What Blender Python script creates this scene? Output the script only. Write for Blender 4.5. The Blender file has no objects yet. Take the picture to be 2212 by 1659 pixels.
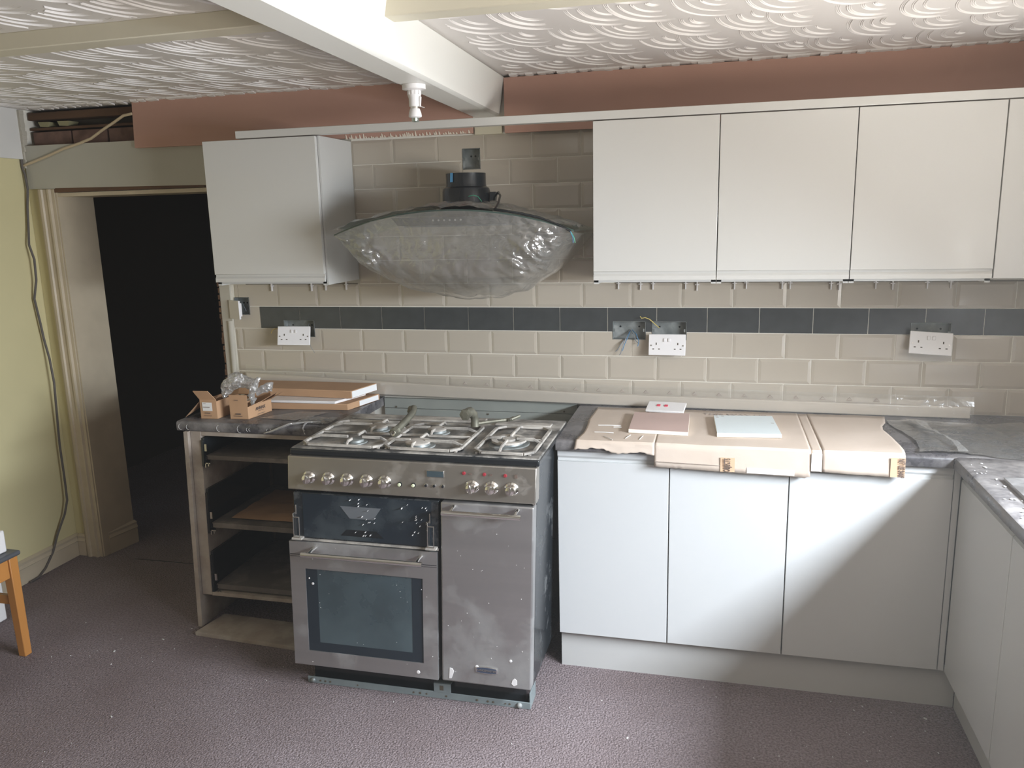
import bpy, bmesh, math, random
from mathutils import Vector, Matrix
from mathutils import noise as mnoise
random.seed(7)
sc = bpy.context.scene
C = sc.collection

# ------------------------------------------------------------------ camera
def make_camera():
    x, y, z, yaw, pitch, roll, f = CAM
    cy, sy, cp, sp = math.cos(yaw), math.sin(yaw), math.cos(pitch), math.sin(pitch)
    fw = Vector((sy*cp, cy*cp, sp)); r = Vector((cy, -sy, 0)); u = r.cross(fw)
    cr, sr = math.cos(roll), math.sin(roll)
    R = r*cr + u*sr; U = -r*sr + u*cr
    cd = bpy.data.cameras.new('camera'); co = bpy.data.objects.new('camera', cd); C.objects.link(co)
    m = Matrix.Identity(4)
    for i in range(3):
        m[i][0] = R[i]; m[i][1] = U[i]; m[i][2] = -fw[i]
    m[0][3], m[1][3], m[2][3] = x, y, z
    co.matrix_world = m
    cd.sensor_fit = 'HORIZONTAL'; cd.sensor_width = 36; cd.lens = f/2212*36; cd.clip_start = .05
    sc.camera = co
CAM = (1.845440, -3.354447, 1.696054, -0.247919, -0.203462, -0.024614, 1750.000000)
make_camera()

# ------------------------------------------------------------------ world, lights, exposure
w = bpy.data.worlds.new('world'); sc.world = w; w.use_nodes = True
bg = w.node_tree.nodes['Background']; bg.inputs[0].default_value = (.72, .82, 1, 1); bg.inputs[1].default_value = .15
def area(name, loc, rot, sx, sy, power, color, spread=180):
    l = bpy.data.lights.new(name, 'AREA'); l.shape = 'RECTANGLE'; l.size = sx; l.size_y = sy
    l.energy = power; l.color = color; l.spread = math.radians(spread)
    o = bpy.data.objects.new(name, l); C.objects.link(o); o.location = loc; o.rotation_euler = rot
    return o
# daylight through the window above the sink (right wall), its lower sky part and the bright patch above
area('sky_through_window', (3.215, -1.90, 1.54), (0, math.radians(52), 0), .22, 1.5, 100, (.80, .89, 1.0), 128)
area('garden_through_window', (3.215, -2.0, 1.24), (0, math.radians(138), 0), .36, 1.3, 37, (1.0, .96, .90), 140)
area('hall_fill', (-.8, 2.0, 2.2), (0, 0, 0), .8, .8, .5, (1.0, .9, .75))  # fill lamp added to lift the hall, no source is seen there
# weak fill lamp added behind the camera, at an unseen window
area('fill_rear', (.3, -4.33, 1.5), (math.radians(-90), 0, math.radians(180)), 1.3, 1.0, 1.2, (1.0, .93, .82))
sc.view_settings.view_transform = 'Standard'; sc.view_settings.look = 'None'
sc.view_settings.exposure = .1; sc.view_settings.gamma = 1.0; sc.view_settings.use_curve_mapping = False

# ------------------------------------------------------------------ materials
MATS = {}
def mat(name, col, rough=.6, metal=0., var=None, bump=None, coat=0., spec=.5, col2=None, dust=None, stretch=None):
    """col linear rgb; var=(scale, amount); bump=(scale, strength, distance); dust=(colour, scale, cover 0..1)"""
    m = bpy.data.materials.new(name); m.use_nodes = True
    nt = m.node_tree; N = nt.nodes; L = nt.links; b = N['Principled BSDF']
    b.inputs['Base Color'].default_value = (*col, 1); b.inputs['Roughness'].default_value = rough
    b.inputs['Metallic'].default_value = metal; b.inputs['Coat Weight'].default_value = coat
    b.inputs['Coat Roughness'].default_value = .08
    b.inputs['Specular IOR Level'].default_value = spec
    tc = N.new('ShaderNodeTexCoord'); src = tc.outputs['Object']
    if stretch:
        mp = N.new('ShaderNodeMapping'); mp.inputs['Scale'].default_value = stretch
        L.new(src, mp.inputs[0]); src = mp.outputs[0]
    cur = None
    if var:
        n = N.new('ShaderNodeTexNoise'); n.inputs['Scale'].default_value = var[0]; n.inputs['Detail'].default_value = 6
        L.new(src, n.inputs['Vector'])
        r = N.new('ShaderNodeValToRGB'); r.color_ramp.elements[0].position = .3; r.color_ramp.elements[1].position = .7
        c2 = col2 if col2 else tuple(c*(1-var[1]) for c in col)
        r.color_ramp.elements[0].color = (*c2, 1); r.color_ramp.elements[1].color = (*col, 1)
        L.new(n.outputs['Fac'], r.inputs[0]); cur = r.outputs[0]
    if dust:
        n = N.new('ShaderNodeTexNoise'); n.inputs['Scale'].default_value = dust[1]; n.inputs['Detail'].default_value = 8
        n.inputs['Roughness'].default_value = .65
        L.new(tc.outputs['Object'], n.inputs['Vector'])
        r = N.new('ShaderNodeValToRGB'); p = 1-dust[2]
        r.color_ramp.elements[0].position = max(0, p-.12+.0); r.color_ramp.elements[1].position = min(1, p+.12)
        L.new(n.outputs['Fac'], r.inputs[0])
        mx = N.new('ShaderNodeMix'); mx.data_type = 'RGBA'
        L.new(r.outputs[0], mx.inputs[0])
        if cur: L.new(cur, mx.inputs[6])
        else: mx.inputs[6].default_value = (*col, 1)
        mx.inputs[7].default_value = (*dust[0], 1); cur = mx.outputs[2]
        mr = N.new('ShaderNodeMapRange'); mr.inputs[3].default_value = rough; mr.inputs[4].default_value = .85
        L.new(r.outputs[0], mr.inputs[0]); L.new(mr.outputs[0], b.inputs['Roughness'])
        if metal:
            m2 = N.new('ShaderNodeMapRange'); m2.inputs[3].default_value = metal; m2.inputs[4].default_value = 0
            L.new(r.outputs[0], m2.inputs[0]); L.new(m2.outputs[0], b.inputs['Metallic'])
    if cur: L.new(cur, b.inputs['Base Color'])
    if bump:
        n = N.new('ShaderNodeTexNoise'); n.inputs['Scale'].default_value = bump[0]; n.inputs['Detail'].default_value = 5
        L.new(src, n.inputs['Vector'])
        bp = N.new('ShaderNodeBump'); bp.inputs['Strength'].default_value = bump[1]; bp.inputs['Distance'].default_value = bump[2] if len(bump) > 2 else .002
        L.new(n.outputs['Fac'], bp.inputs['Height']); L.new(bp.outputs[0], b.inputs['Normal'])
    MATS[name] = m
    return m
M = dict(
 plaster=mat('plaster', (.50, .46, .38), .8, var=(5, .12), bump=(30, .3, .003)),
 yellow=mat('yellow_paint', (.66, .585, .33), .7, var=(3, .06), bump=(60, .12, .001)),
 whitewall=mat('white_wall', (.70, .68, .64), .7, var=(4, .06)),
 grout=mat('grout', (.86, .82, .72), .8, var=(40, .1)),
 tile=mat('cream_tile', (.50, .44, .36), .16, coat=.2, var=(2.0, .05), bump=(9, .06, .002)),
 darktile=mat('charcoal_tile', (.062, .066, .066), .2, var=(20, .2)),
 ceiling=mat('ceiling_plaster', (.74, .70, .665), .5, bump=(25, .25, .003)),
 beam=mat('beam_paint', (.78, .765, .71), .38, var=(2, .03), bump=(8, .08, .003)),
 cream_beam=mat('cream_beam_paint', (.68, .63, .50), .5, var=(3, .05)),
 red=mat('red_board', (.52, .30, .23), .6, var=(2.5, .18), bump=(40, .05), stretch=(.25, 1, 2.2)),
 wood=mat('old_timber', (.13, .065, .03), .8, var=(12, .4), bump=(30, .5, .003), stretch=(.2, 1, 2)),
 brick=mat('brick', (.20, .115, .085), .9, var=(20, .35), bump=(60, .5, .003)),
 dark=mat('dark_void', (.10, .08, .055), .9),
 trim=mat('cream_gloss_paint', (.56, .47, .34), .4, var=(7, .15), bump=(30, .15, .001)),
 carpet=mat('carpet', (.35, .29, .295), .95, var=(2.0, .1), col2=(.245, .19, .185), bump=(150, 1.0, .012), spec=.1, dust=((.15,.115,.115), 130, .47)),
 gloss=mat('grey_gloss_door', (.60, .585, .55), .22, coat=.25, var=(.8, .02), bump=(2.5, .02, .004)),
 satin=mat('grey_panel', (.55, .54, .51), .35, var=(2, .03)),
 basedoor=mat('grey_gloss_base', (.60, .60, .585), .27, coat=.2, var=(.8, .02)),
 drawerbase=mat('dusty_drawer_base', (.15, .125, .105), .7, var=(6, .3), dust=((.24, .21, .18), 6, .40)),  # board tone darkened for the shade inside the open unit, beneath the dust
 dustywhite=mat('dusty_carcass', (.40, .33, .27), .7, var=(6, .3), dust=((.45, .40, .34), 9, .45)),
 carcin=mat('carcass_shaded', (.05, .05, .05), .6, var=(5, .15)),  # near-black tone stands for the shade at the back of the unit
 worktop=mat('worktop_laminate', (.10, .093, .098), .25, var=(70, .5), dust=((.26, .24, .225), 7, .43)),  # dust mottle lightened further to stand for veiling glare
 steel=mat('brushed_steel', (.43, .415, .405), .36, .8, var=(3, .12), bump=(60, .05, .001), stretch=(.2, 1, 6), dust=((.27, .26, .25), 3, .38)),
 steelpanel=mat('steel_panel', (.42, .385, .34), .34, .85, var=(4, .1), dust=((.27, .245, .215), 5, .36)),
 chrome=mat('chrome', (.82, .81, .78), .12, 1.),
 dullchrome=mat('dull_chrome', (.55, .53, .50), .3, 1.),
 black=mat('black_enamel', (.018, .022, .026), .25, var=(9, .3), dust=((.16, .16, .155), 9, .34)),
 blackhob=mat('black_hob', (.016, .018, .020), .28, dust=((.40, .37, .33), 11, .49)),
 blackclean=mat('black_plastic', (.012, .014, .016), .22),
 iron=mat('dusty_iron', (.20, .185, .165), .7, var=(14, .5), dust=((.46, .42, .37), 10, .56)),
 ovenglass=mat('oven_glass', (.055, .08, .09), .12, coat=.4, var=(4, .4), dust=((.07, .10, .11), 1.6, .50)),
 grillglass=mat('grill_glass', (.012, .02, .028), .14, coat=.3, dust=((.055, .07, .078), 3, .40)),
 galv=mat('galvanised', (.28, .30, .29), .5, .5, var=(25, .35), dust=((.38, .38, .36), 14, .4)),
 greypaint=mat('grey_bracket_paint', (.26, .30, .30), .5, .2, var=(15, .2)),
 white=mat('white_plastic', (.78, .75, .73), .28),
 whitepaper=mat('white_paper', (.76, .75, .73), .6),
 card=mat('brown_card', (.47, .28, .155), .8, var=(9, .12)),
 cardsheet=mat('cardboard_sheet', (.60, .50, .415), .75, var=(3, .10), col2=(.52, .42, .335), bump=(7, .5, .008)),
 cardtape=mat('tan_tape', (.60, .40, .25), .6),
 ink=mat('dark_ink', (.13, .09, .07), .7),
 inkfaint=mat('faint_ink', (.36, .30, .26), .8),
 pinktile=mat('pink_board', (.57, .41, .36), .55, var=(5, .1)),
 palegrey=mat('pale_board', (.70, .76, .76), .5, var=(4, .05)),
 chip=mat('chipboard_edge', (.80, .72, .6), .9, bump=(120, .5)),
 rail=mat('cream_wrapped_rail', (.57, .50, .42), .25, coat=.3, var=(2, .06)),
 greenpanel=mat('grey_green_board', (.30, .31, .275), .6, var=(8, .15)),
 copper=mat('corroded_pipe', (.22, .21, .16), .5, .6, var=(25, .4)),
 rubber=mat('grey_cable', (.10, .085, .075), .55),
 cablewhite=mat('white_cable', (.55, .44, .29), .5),
 wiregreen=mat('green_wire', (.06, .36, .22), .4),
 wireyellow=mat('yellow_wire', (.62, .48, .14), .4),
 wiregrey=mat('grey_wire', (.20, .22, .24), .5),
 wireblue=mat('blue_wire', (.09, .22, .38), .5),
 bluetape=mat('blue_tape', (.10, .34, .62), .5),
 redlamp=mat('red_lamp', (.30, .03, .04), .3),
 redneon=mat('red_switch', (.62, .05, .09), .35),
 cream=mat('cream_button', (.62, .66, .42), .35),
 orangewood=mat('orange_wood', (.55, .235, .06), .4, var=(4, .2), bump=(30, .05), stretch=(3, 3, .4)),
 seat=mat('grey_seat_vinyl', (.10, .105, .115), .4, var=(9, .2)),
 crumbs=mat('plaster_crumbs', (.62, .6, .57), .9),
 glass=None, film=None, clearglass=None)
def film_mat(name, base, tint, dif, rough=.12, bump=0, fres=.45):
    m = bpy.data.materials.new(name); m.use_nodes = True; nt = m.node_tree; N = nt.nodes; L = nt.links
    N.remove(N['Principled BSDF']); out = N['Material Output']
    tr = N.new('ShaderNodeBsdfTransparent'); tr.inputs[0].default_value = (*tint, 1)
    gl = N.new('ShaderNodeBsdfGlossy'); gl.inputs['Roughness'].default_value = rough; gl.inputs[0].default_value = (1, 1, 1, 1)
    df = N.new('ShaderNodeBsdfTranslucent'); df.inputs[0].default_value = (.9, .9, .88, 1)
    dd = N.new('ShaderNodeBsdfDiffuse'); dd.inputs[0].default_value = (.85, .85, .83, 1)
    a0 = N.new('ShaderNodeMixShader'); a0.inputs[0].default_value = .5; L.new(df.outputs[0], a0.inputs[1]); L.new(dd.outputs[0], a0.inputs[2])
    a = N.new('ShaderNodeMixShader'); a.inputs[0].default_value = dif
    L.new(tr.outputs[0], a.inputs[1]); L.new(a0.outputs[0], a.inputs[2])
    lw = N.new('ShaderNodeLayerWeight'); lw.inputs[0].default_value = fres
    mr = N.new('ShaderNodeMapRange'); mr.inputs[3].default_value = base; mr.inputs[4].default_value = .8
    L.new(lw.outputs['Fresnel'], mr.inputs[0])
    s = N.new('ShaderNodeMixShader'); L.new(mr.outputs[0], s.inputs[0]); L.new(a.outputs[0], s.inputs[1]); L.new(gl.outputs[0], s.inputs[2])
    if bump:
        tc = N.new('ShaderNodeTexCoord'); n = N.new('ShaderNodeTexNoise'); n.inputs['Scale'].default_value = bump; n.inputs['Detail'].default_value = 4
        n.inputs['Distortion'].default_value = 1.2
        L.new(tc.outputs['Object'], n.inputs['Vector'])
        bp = N.new('ShaderNodeBump'); bp.inputs['Strength'].default_value = .6; bp.inputs['Distance'].default_value = .01
        L.new(n.outputs['Fac'], bp.inputs['Height']); L.new(bp.outputs[0], gl.inputs['Normal'])
    L.new(s.outputs[0], out.inputs[0])
    return m
M['film'] = film_mat('clear_plastic_film', .11, (.97, .97, .96), .20, .11, 30, .42)
M['sleeve'] = film_mat('clear_film_sleeve', .04, (.96, .96, .95), .12, .16, 8, .3)
M['bag'] = film_mat('cloudy_plastic_bag', .14, (.95, .95, .95), .30, .12, 60, .5)
M['glass'] = film_mat('greenish_glass', .05, (.80, .90, .86), .05, .02)
M['clearglass'] = film_mat('window_glass', .02, (1, 1, 1), .0, .02)

# ------------------------------------------------------------------ mesh helpers
class MB:
    def __init__(s): s.v = []; s.f = []; s.smooth = False
    def add(s, vs, fs):
        o = len(s.v); s.v += [tuple(p) for p in vs]; s.f += [tuple(i+o for i in f) for f in fs]; return s
    def box(s, x0, x1, y0, y1, z0, z1):
        return s.add([(x0,y0,z0),(x1,y0,z0),(x1,y1,z0),(x0,y1,z0),(x0,y0,z1),(x1,y0,z1),(x1,y1,z1),(x0,y1,z1)],
                     [(0,3,2,1),(4,5,6,7),(0,1,5,4),(1,2,6,5),(2,3,7,6),(3,0,4,7)])
    def hexa(s, p):  # 8 points: bottom 4 ccw, top 4
        return s.add(p, [(0,3,2,1),(4,5,6,7),(0,1,5,4),(1,2,6,5),(2,3,7,6),(3,0,4,7)])
    def tube(s, pts, r, n=8, caps=True):
        pts = [Vector(p) for p in pts]; k = len(pts); rr = r if isinstance(r, (list, tuple)) else [r]*k
        vs = []; t0 = (pts[1]-pts[0]).normalized()
        up = Vector((0,0,1)) if abs(t0.z) < .9 else Vector((0,1,0))
        a = t0.cross(up).normalized()
        for i, p in enumerate(pts):
            t = ((pts[min(i+1,k-1)]-pts[i]).normalized() + (pts[i]-pts[max(i-1,0)]).normalized())
            t = t.normalized() if t.length > 1e-9 else t0
            a = (a - t*a.dot(t)).normalized(); b = t.cross(a)
            for j in range(n):
                th = 2*math.pi*j/n; vs.append(p + (a*math.cos(th)+b*math.sin(th))*rr[i])
        fs = [(i*n+j, i*n+(j+1) % n, (i+1)*n+(j+1) % n, (i+1)*n+j) for i in range(k-1) for j in range(n)]
        if caps: fs += [tuple(range(n-1,-1,-1)), tuple((k-1)*n+j for j in range(n))]
        return s.add(vs, fs)
    def lathe(s, prof, c, axis='z', n=24):  # prof [(r,h)]
        vs = []; c = Vector(c)
        for r, h in prof:
            for j in range(n):
                t = 2*math.pi*j/n; a, b = r*math.cos(t), r*math.sin(t)
                vs.append(c + (Vector((a,b,h)) if axis == 'z' else Vector((a,-h,b)) if axis == '-y' else Vector((h,a,b))))
        k = len(prof)
        fs = [(i*n+j, i*n+(j+1) % n, (i+1)*n+(j+1) % n, (i+1)*n+j) for i in range(k-1) for j in range(n)]
        fs += [tuple(range(n-1,-1,-1)), tuple((k-1)*n+j for j in range(n))]
        return s.add(vs, fs)
    def prism(s, poly, a, b, axis='y'):
        """poly 2d: axis y -> (x,z); axis x -> (y,z); axis z -> (x,y)"""
        f = {'y': lambda p, t: (p[0], t, p[1]), 'x': lambda p, t: (t, p[0], p[1]), 'z': lambda p, t: (p[0], p[1], t)}[axis]
        n = len(poly)
        return s.add([f(p,a) for p in poly]+[f(p,b) for p in poly],
              [tuple(range(n-1,-1,-1)), tuple(range(n,2*n))]+[(i,(i+1)%n,n+(i+1)%n,n+i) for i in range(n)])
    def grid(s, fn, nu, nv):
        vs = [fn(i/nu, j/nv) for j in range(nv+1) for i in range(nu+1)]
        return s.add(vs, [(j*(nu+1)+i, j*(nu+1)+i+1, (j+1)*(nu+1)+i+1, (j+1)*(nu+1)+i) for j in range(nv) for i in range(nu)])
    def shear(s, k, z0=.4):
        s.v = [(x + k*(z-z0), y, z) for x, y, z in s.v]; return s
    def xf(s, m): s.v = [tuple(m @ Vector(p)) for p in s.v]; return s

def world_loc(o):
    l = Vector(o.location)
    while o.parent: o = o.parent; l += Vector(o.location)
    return l
def build(name, mb, m, parent=None, bev=0, smooth=False, seg=2, solid=0, local=False):
    me = bpy.data.meshes.new(name)
    off = Vector((0,0,0)) if (parent is None or local) else world_loc(parent)
    me.from_pydata([tuple(Vector(p)-off) for p in mb.v], [], mb.f)
    bm = bmesh.new(); bm.from_mesh(me); bmesh.ops.recalc_face_normals(bm, faces=bm.faces); bm.to_mesh(me); bm.free()
    me.materials.append(m); o = bpy.data.objects.new(name, me); C.objects.link(o)
    if parent: o.parent = parent
    if smooth or bev:
        me.polygons.foreach_set('use_smooth', [True]*len(me.polygons))
        me.set_sharp_from_angle(angle=math.radians(40))
    if bev:
        md = o.modifiers.new('bevel', 'BEVEL'); md.width = bev; md.segments = seg; md.limit_method = 'ANGLE'; md.angle_limit = math.radians(40)
    if solid:
        md = o.modifiers.new('solid', 'SOLIDIFY'); md.thickness = solid; md.offset = 0
    return o
def thing(name, label, cat, loc=(0,0,0), rotz=0, group=None):
    o = bpy.data.objects.new(name, None); C.objects.link(o); o.location = loc; o.rotation_euler = (0,0,rotz)
    o.empty_display_size = .05
    return tag(o, label, cat, group)
def tag(o, label, cat, group=None):
    o['label'] = label; o['category'] = cat
    if group: o['group'] = group
    return o
def struct(name, mb, m, parent=None, label=None, **k):
    o = build(name, mb, m, parent, **k)
    if parent is None: o['kind'] = 'structure'
    if label: o['label'] = label
    return o
def text(name, s, m, parent, loc, size, rot=(math.radians(90),0,0), sx=1, ext=.0004, bold=0, align='CENTER'):
    cu = bpy.data.curves.new(name, 'FONT'); cu.body = s; cu.size = size; cu.extrude = ext; cu.align_x = align; cu.align_y = 'CENTER'; cu.offset = bold
    cu.resolution_u = 3
    t = bpy.data.objects.new(name, cu); C.objects.link(t)
    dg = bpy.context.evaluated_depsgraph_get(); me = bpy.data.meshes.new_from_object(t.evaluated_get(dg))
    bpy.data.objects.remove(t); me.name = name; me.materials.clear(); me.materials.append(m)
    o = bpy.data.objects.new(name, me); C.objects.link(o); o.parent = parent
    o.location = Vector(loc) - world_loc(parent); o.rotation_euler = rot; o.scale = (sx, 1, 1)
    return o
def slab(xs, zs, y0, y1, holes):
    """wall slab in the xz plane with rectangular through holes"""
    mb = MB(); X = sorted(set(xs) | {h[i] for h in holes for i in (0,1)}); Z = sorted(set(zs) | {h[i] for h in holes for i in (2,3)})
    X = [x for x in X if xs[0] <= x <= xs[-1]]; Z = [z for z in Z if zs[0] <= z <= zs[-1]]
    def solid(i, j):
        if i < 0 or j < 0 or i >= len(X)-1 or j >= len(Z)-1: return False
        cx, cz = (X[i]+X[i+1])/2, (Z[j]+Z[j+1])/2
        return not any(h[0] < cx < h[1] and h[2] < cz < h[3] for h in holes)
    for i in range(len(X)-1):
        for j in range(len(Z)-1):
            if not solid(i, j): continue
            a, b, c, d = X[i], X[i+1], Z[j], Z[j+1]
            mb.add([(a,y0,c),(b,y0,c),(b,y0,d),(a,y0,d)], [(0,1,2,3)]); mb.add([(a,y1,c),(b,y1,c),(b,y1,d),(a,y1,d)], [(3,2,1,0)])
            if not solid(i-1,j): mb.add([(a,y0,c),(a,y1,c),(a,y1,d),(a,y0,d)], [(0,1,2,3)])
            if not solid(i+1,j): mb.add([(b,y0,c),(b,y1,c),(b,y1,d),(b,y0,d)], [(0,1,2,3)])
            if not solid(i,j-1): mb.add([(a,y0,c),(b,y0,c),(b,y1,c),(a,y1,c)], [(0,1,2,3)])
            if not solid(i,j+1): mb.add([(a,y0,d),(b,y0,d),(b,y1,d),(a,y1,d)], [(0,1,2,3)])
    return mb
def nz(x, y, z, s=1.0): return mnoise.noise(Vector((x*s, y*s, z*s)))

# ------------------------------------------------------------------ structure
CE = 2.253; LW = -1.395; RW = 3.23; FY = -4.4
P, Q = .202, .102; Z7 = .91+4*Q
SOCK = [(-.084, .072, 1.178, 1.256), (1.434, 1.572, 1.184, 1.262), (1.596, 1.737, 1.184, 1.262), (2.575, 2.718, 1.184, 1.264), (-.330, -.252, 1.279, 1.360), (.806, .884, 1.894, 1.979)]
floor = struct('floor', MB().box(LW-1.1, RW+.2, FY-.2, 2.9, -.06, 0), M['carpet'])
holes = [(-1.235, -.405, -.1, 1.862), (-1.395, -.74, 2.082, 2.30)] + SOCK
wb = struct('wall_back', slab([LW-.15, RW+.15], [-.02, 2.4], .0025, .22, [h for h in holes]), M['grout'])
ceil = struct('ceiling', MB().box(LW-1.1, RW+.2, FY-.2, 2.9, CE, CE+.1), M['ceiling'])
wl = struct('wall_left', MB().box(LW-.15, LW, FY-.15, .008, -.02, CE), M['yellow'])
# the right wall with its window opening
wr = struct('wall_right', slab([FY-.15, .3], [-.02, CE], 0, .25, [(-2.62, -1.08, 1.05, 1.66)]).xf(Matrix(((0,1,0,RW),(1,0,0,0),(0,0,1,0),(0,0,0,1)))), M['whitewall'])
wf = struct('wall_front', slab([LW-.15, RW+.15], [-.02, CE], FY-.2, FY, [(-.4, 1.0, .95, 2.0)]), mat('dim_wall_paint', (.34,.31,.26), .8))
# window frames and panes
def window(name, pts):
    x0, x1, y0, y1, z0, z1, ax = pts
    w_ = struct(name, MB(), M['white'])
    f = MB(); t = .05
    if ax == 'x':
        f.box(x0,x1,y0,y0+t,z0,z1).box(x0,x1,y1-t,y1,z0,z1).box(x0,x1,y0,y1,z0,z0+t).box(x0,x1,y0,y1,z1-t,z1).box(x0,x1,(y0+y1)/2-t/2,(y0+y1)/2+t/2,z0,z1)
        g = MB().box((x0+x1)/2-.003,(x0+x1)/2+.003,y0+t,y1-t,z0+t,z1-t)
    else:
        f.box(x0,x0+t,y0,y1,z0,z1).box(x1-t,x1,y0,y1,z0,z1).box(x0,x1,y0,y1,z0,z0+t).box(x0,x1,y0,y1,z1-t,z1)
        g = MB().box(x0+t,x1-t,(y0+y1)/2-.003,(y0+y1)/2+.003,z0+t,z1-t)
    build('window_frame', f, M['white'], w_); build('pane', g, M['clearglass'], w_)
window('window_1', (RW+.14, RW+.2, -2.62, -1.08, 1.05, 1.66, 'x'))
window('window_2', (-.4, 1.0, FY-.17, FY-.11, .95, 2.0, 'y'))
# hall behind the doorway
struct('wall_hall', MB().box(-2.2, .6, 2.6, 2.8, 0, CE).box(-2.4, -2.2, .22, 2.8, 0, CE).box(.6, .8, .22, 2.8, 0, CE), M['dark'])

# thin scattering volume added to imitate veiling lens glare
def haze_mat(density):
    m = bpy.data.materials.new('glare_haze'); m.use_nodes = True; nt = m.node_tree; nt.nodes.remove(nt.nodes['Principled BSDF'])
    v = nt.nodes.new('ShaderNodeVolumeScatter'); v.inputs['Color'].default_value = (1, .97, .92, 1); v.inputs['Density'].default_value = density
    v.inputs['Anisotropy'].default_value = .35; nt.links.new(v.outputs[0], nt.nodes['Material Output'].inputs['Volume']); return m
hz = build('haze', MB().box(-.79, 2.59, FY+.01, -.985, .012, 2.09), haze_mat(.011)); hz['kind'] = 'stuff'
tag(hz, 'thin pale volume added for the hazy look of lens glare', 'haze')

# ---- tiles, each a part of the back wall
def tile_mesh(x0, x1, z0, z1, cuts, full):
    yb, yf, ye = .0024, -.0012, .0010
    g = .0014; x0 += g; x1 -= g; z0 += g; z1 -= g
    mb = MB()
    cuts = [h for h in cuts if h[0] < x1 and h[1] > x0 and h[2] < z1 and h[3] > z0]
    if cuts or not full:
        mb = slab([x0, x1], [z0, z1], yf+.0015, yb, cuts)
        return mb
    bv = .011
    o = [(x0,z0),(x1,z0),(x1,z1),(x0,z1)]; i = [(x0+bv,z0+bv),(x1-bv,z0+bv),(x1-bv,z1-bv),(x0+bv,z1-bv)]
    vs = [(a,yb,c) for a, c in o]+[(a,ye,c) for a, c in o]+[(a,yf,c) for a, c in i]
    fs = [(0,3,2,1),(8,9,10,11)]+[(k,(k+1)%4,4+(k+1)%4,4+k) for k in range(4)]+[(4+k,4+(k+1)%4,8+(k+1)%4,8+k) for k in range(4)]
    return mb.add(vs, fs)
ROWS = [(6,.466,.305,1.41),(5,.987,.305,1.41),(4,.468,.305,1.41),(3,.0,.305,1.41),(2,.505,.305,1.41),(1,.007,.305,1.41),
        (0,.485,-.325,RW),(-1,0,-.34,RW),(-2,.501,-.338,RW),(-3,.007,-.338,RW),(-4,.5,-.338,RW)]
proto = {}
for j, off, xa, xb in ROWS:
    z0 = Z7 + j*Q; k = math.floor(xa/P - off)
    while (k+off)*P < xb - .01:
        a, b = max(xa, (k+off)*P), min(xb, (k+1+off)*P); k += 1
        if b - a < .012: continue
        isdark = (j == -1 and a > -.21)
        full = (b-a) > P-.003
        key = isdark
        cut = any(h[0] < b and h[1] > a and h[2] < z0+Q and h[3] > z0 for h in SOCK)
        m = M['darktile'] if isdark else M['tile']
        if full and not cut and not isdark or (full and not cut):
            if key not in proto:
                me = tile_mesh(0, P, 0, Q, [], not isdark)
                o = build('tile', me, m, wb); o.location = (a, 0, z0); proto[key] = o
            else:
                o = proto[key].copy(); o.location = (a, 0, z0); C.objects.link(o)
            o.rotation_euler = (random.uniform(-.004,.004), 0, random.uniform(-.003,.003))
        else:
            build('tile', tile_mesh(a, b, z0, z0+Q, SOCK, True if not cut and not isdark else False), m, wb)
# spacers pushed under the wall units
for x in (-.125, .075, .145, .245, 1.46, 1.55, 1.60, 1.73, 1.775, 1.92, 1.965, 2.10, 2.13, 2.28, 2.31, 2.44, 2.50, 2.62, 2.70):
    z = 1.405+random.uniform(-.004,.004)
    build('tile_spacer', MB().box(x-.0022, x+.0022, -.012, -.002, z-.014, z+.024).box(x-.008, x+.008, -.009, -.002, z+.008, z+.012), M['white'], wb)
build('gap_line', MB().box(-.26, .30, -.004, -.0025, 1.4195, 1.4225), M['dark'], wb)['label'] = 'dark gap line above the top tile row'
build('gap_line', MB().box(1.45, 2.95, -.004, -.0025, 1.4195, 1.4225), M['dark'], wb)['label'] = 'dark gap line above the top tile row'
# plaster strip between doorway and tiles (pipe-like rounded bead)
build('plaster_strip', MB().box(-.402, -.345, -.004, .0075, .0, 1.60), M['plaster'], wb, bev=.003)
build('plaster_strip', MB().tube([(-.362, 0, .93), (-.360, 0, 1.25)], .014, 10), M['plaster'], wb, smooth=True)
mb = MB()
for k in range(26):
    z = .9+k*.03; mb.box(-.4085+random.uniform(-.004,.002), -.4005, -.006, .03, z, z+random.uniform(.02,.03))
build('torn_plaster_edge', mb, M['wood'], wb)['kind'] = 'stuff'
# wall left of the door in yellow paint, white head board over the door
build('painted_strip', MB().box(LW+.001, -1.235, -.003, .0075, 0, 1.885), M['yellow'], wb)
build('lintel_board', MB().hexa([(LW+.012,-.012,1.882),(-.13,-.012,1.868),(-.13,.007,1.868),(LW+.012,.007,1.882),(LW+.012,-.012,2.083),(-.13,-.012,2.078),(-.13,.007,2.078),(LW+.012,.007,2.083)]), mat('lintel_paint', (.47,.45,.38), .6, var=(4,.08)), wb)
build('painted_strip', MB().box(-.40, .31, -.001, .0075, 1.42, 2.07), M['plaster'], wb)
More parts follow.
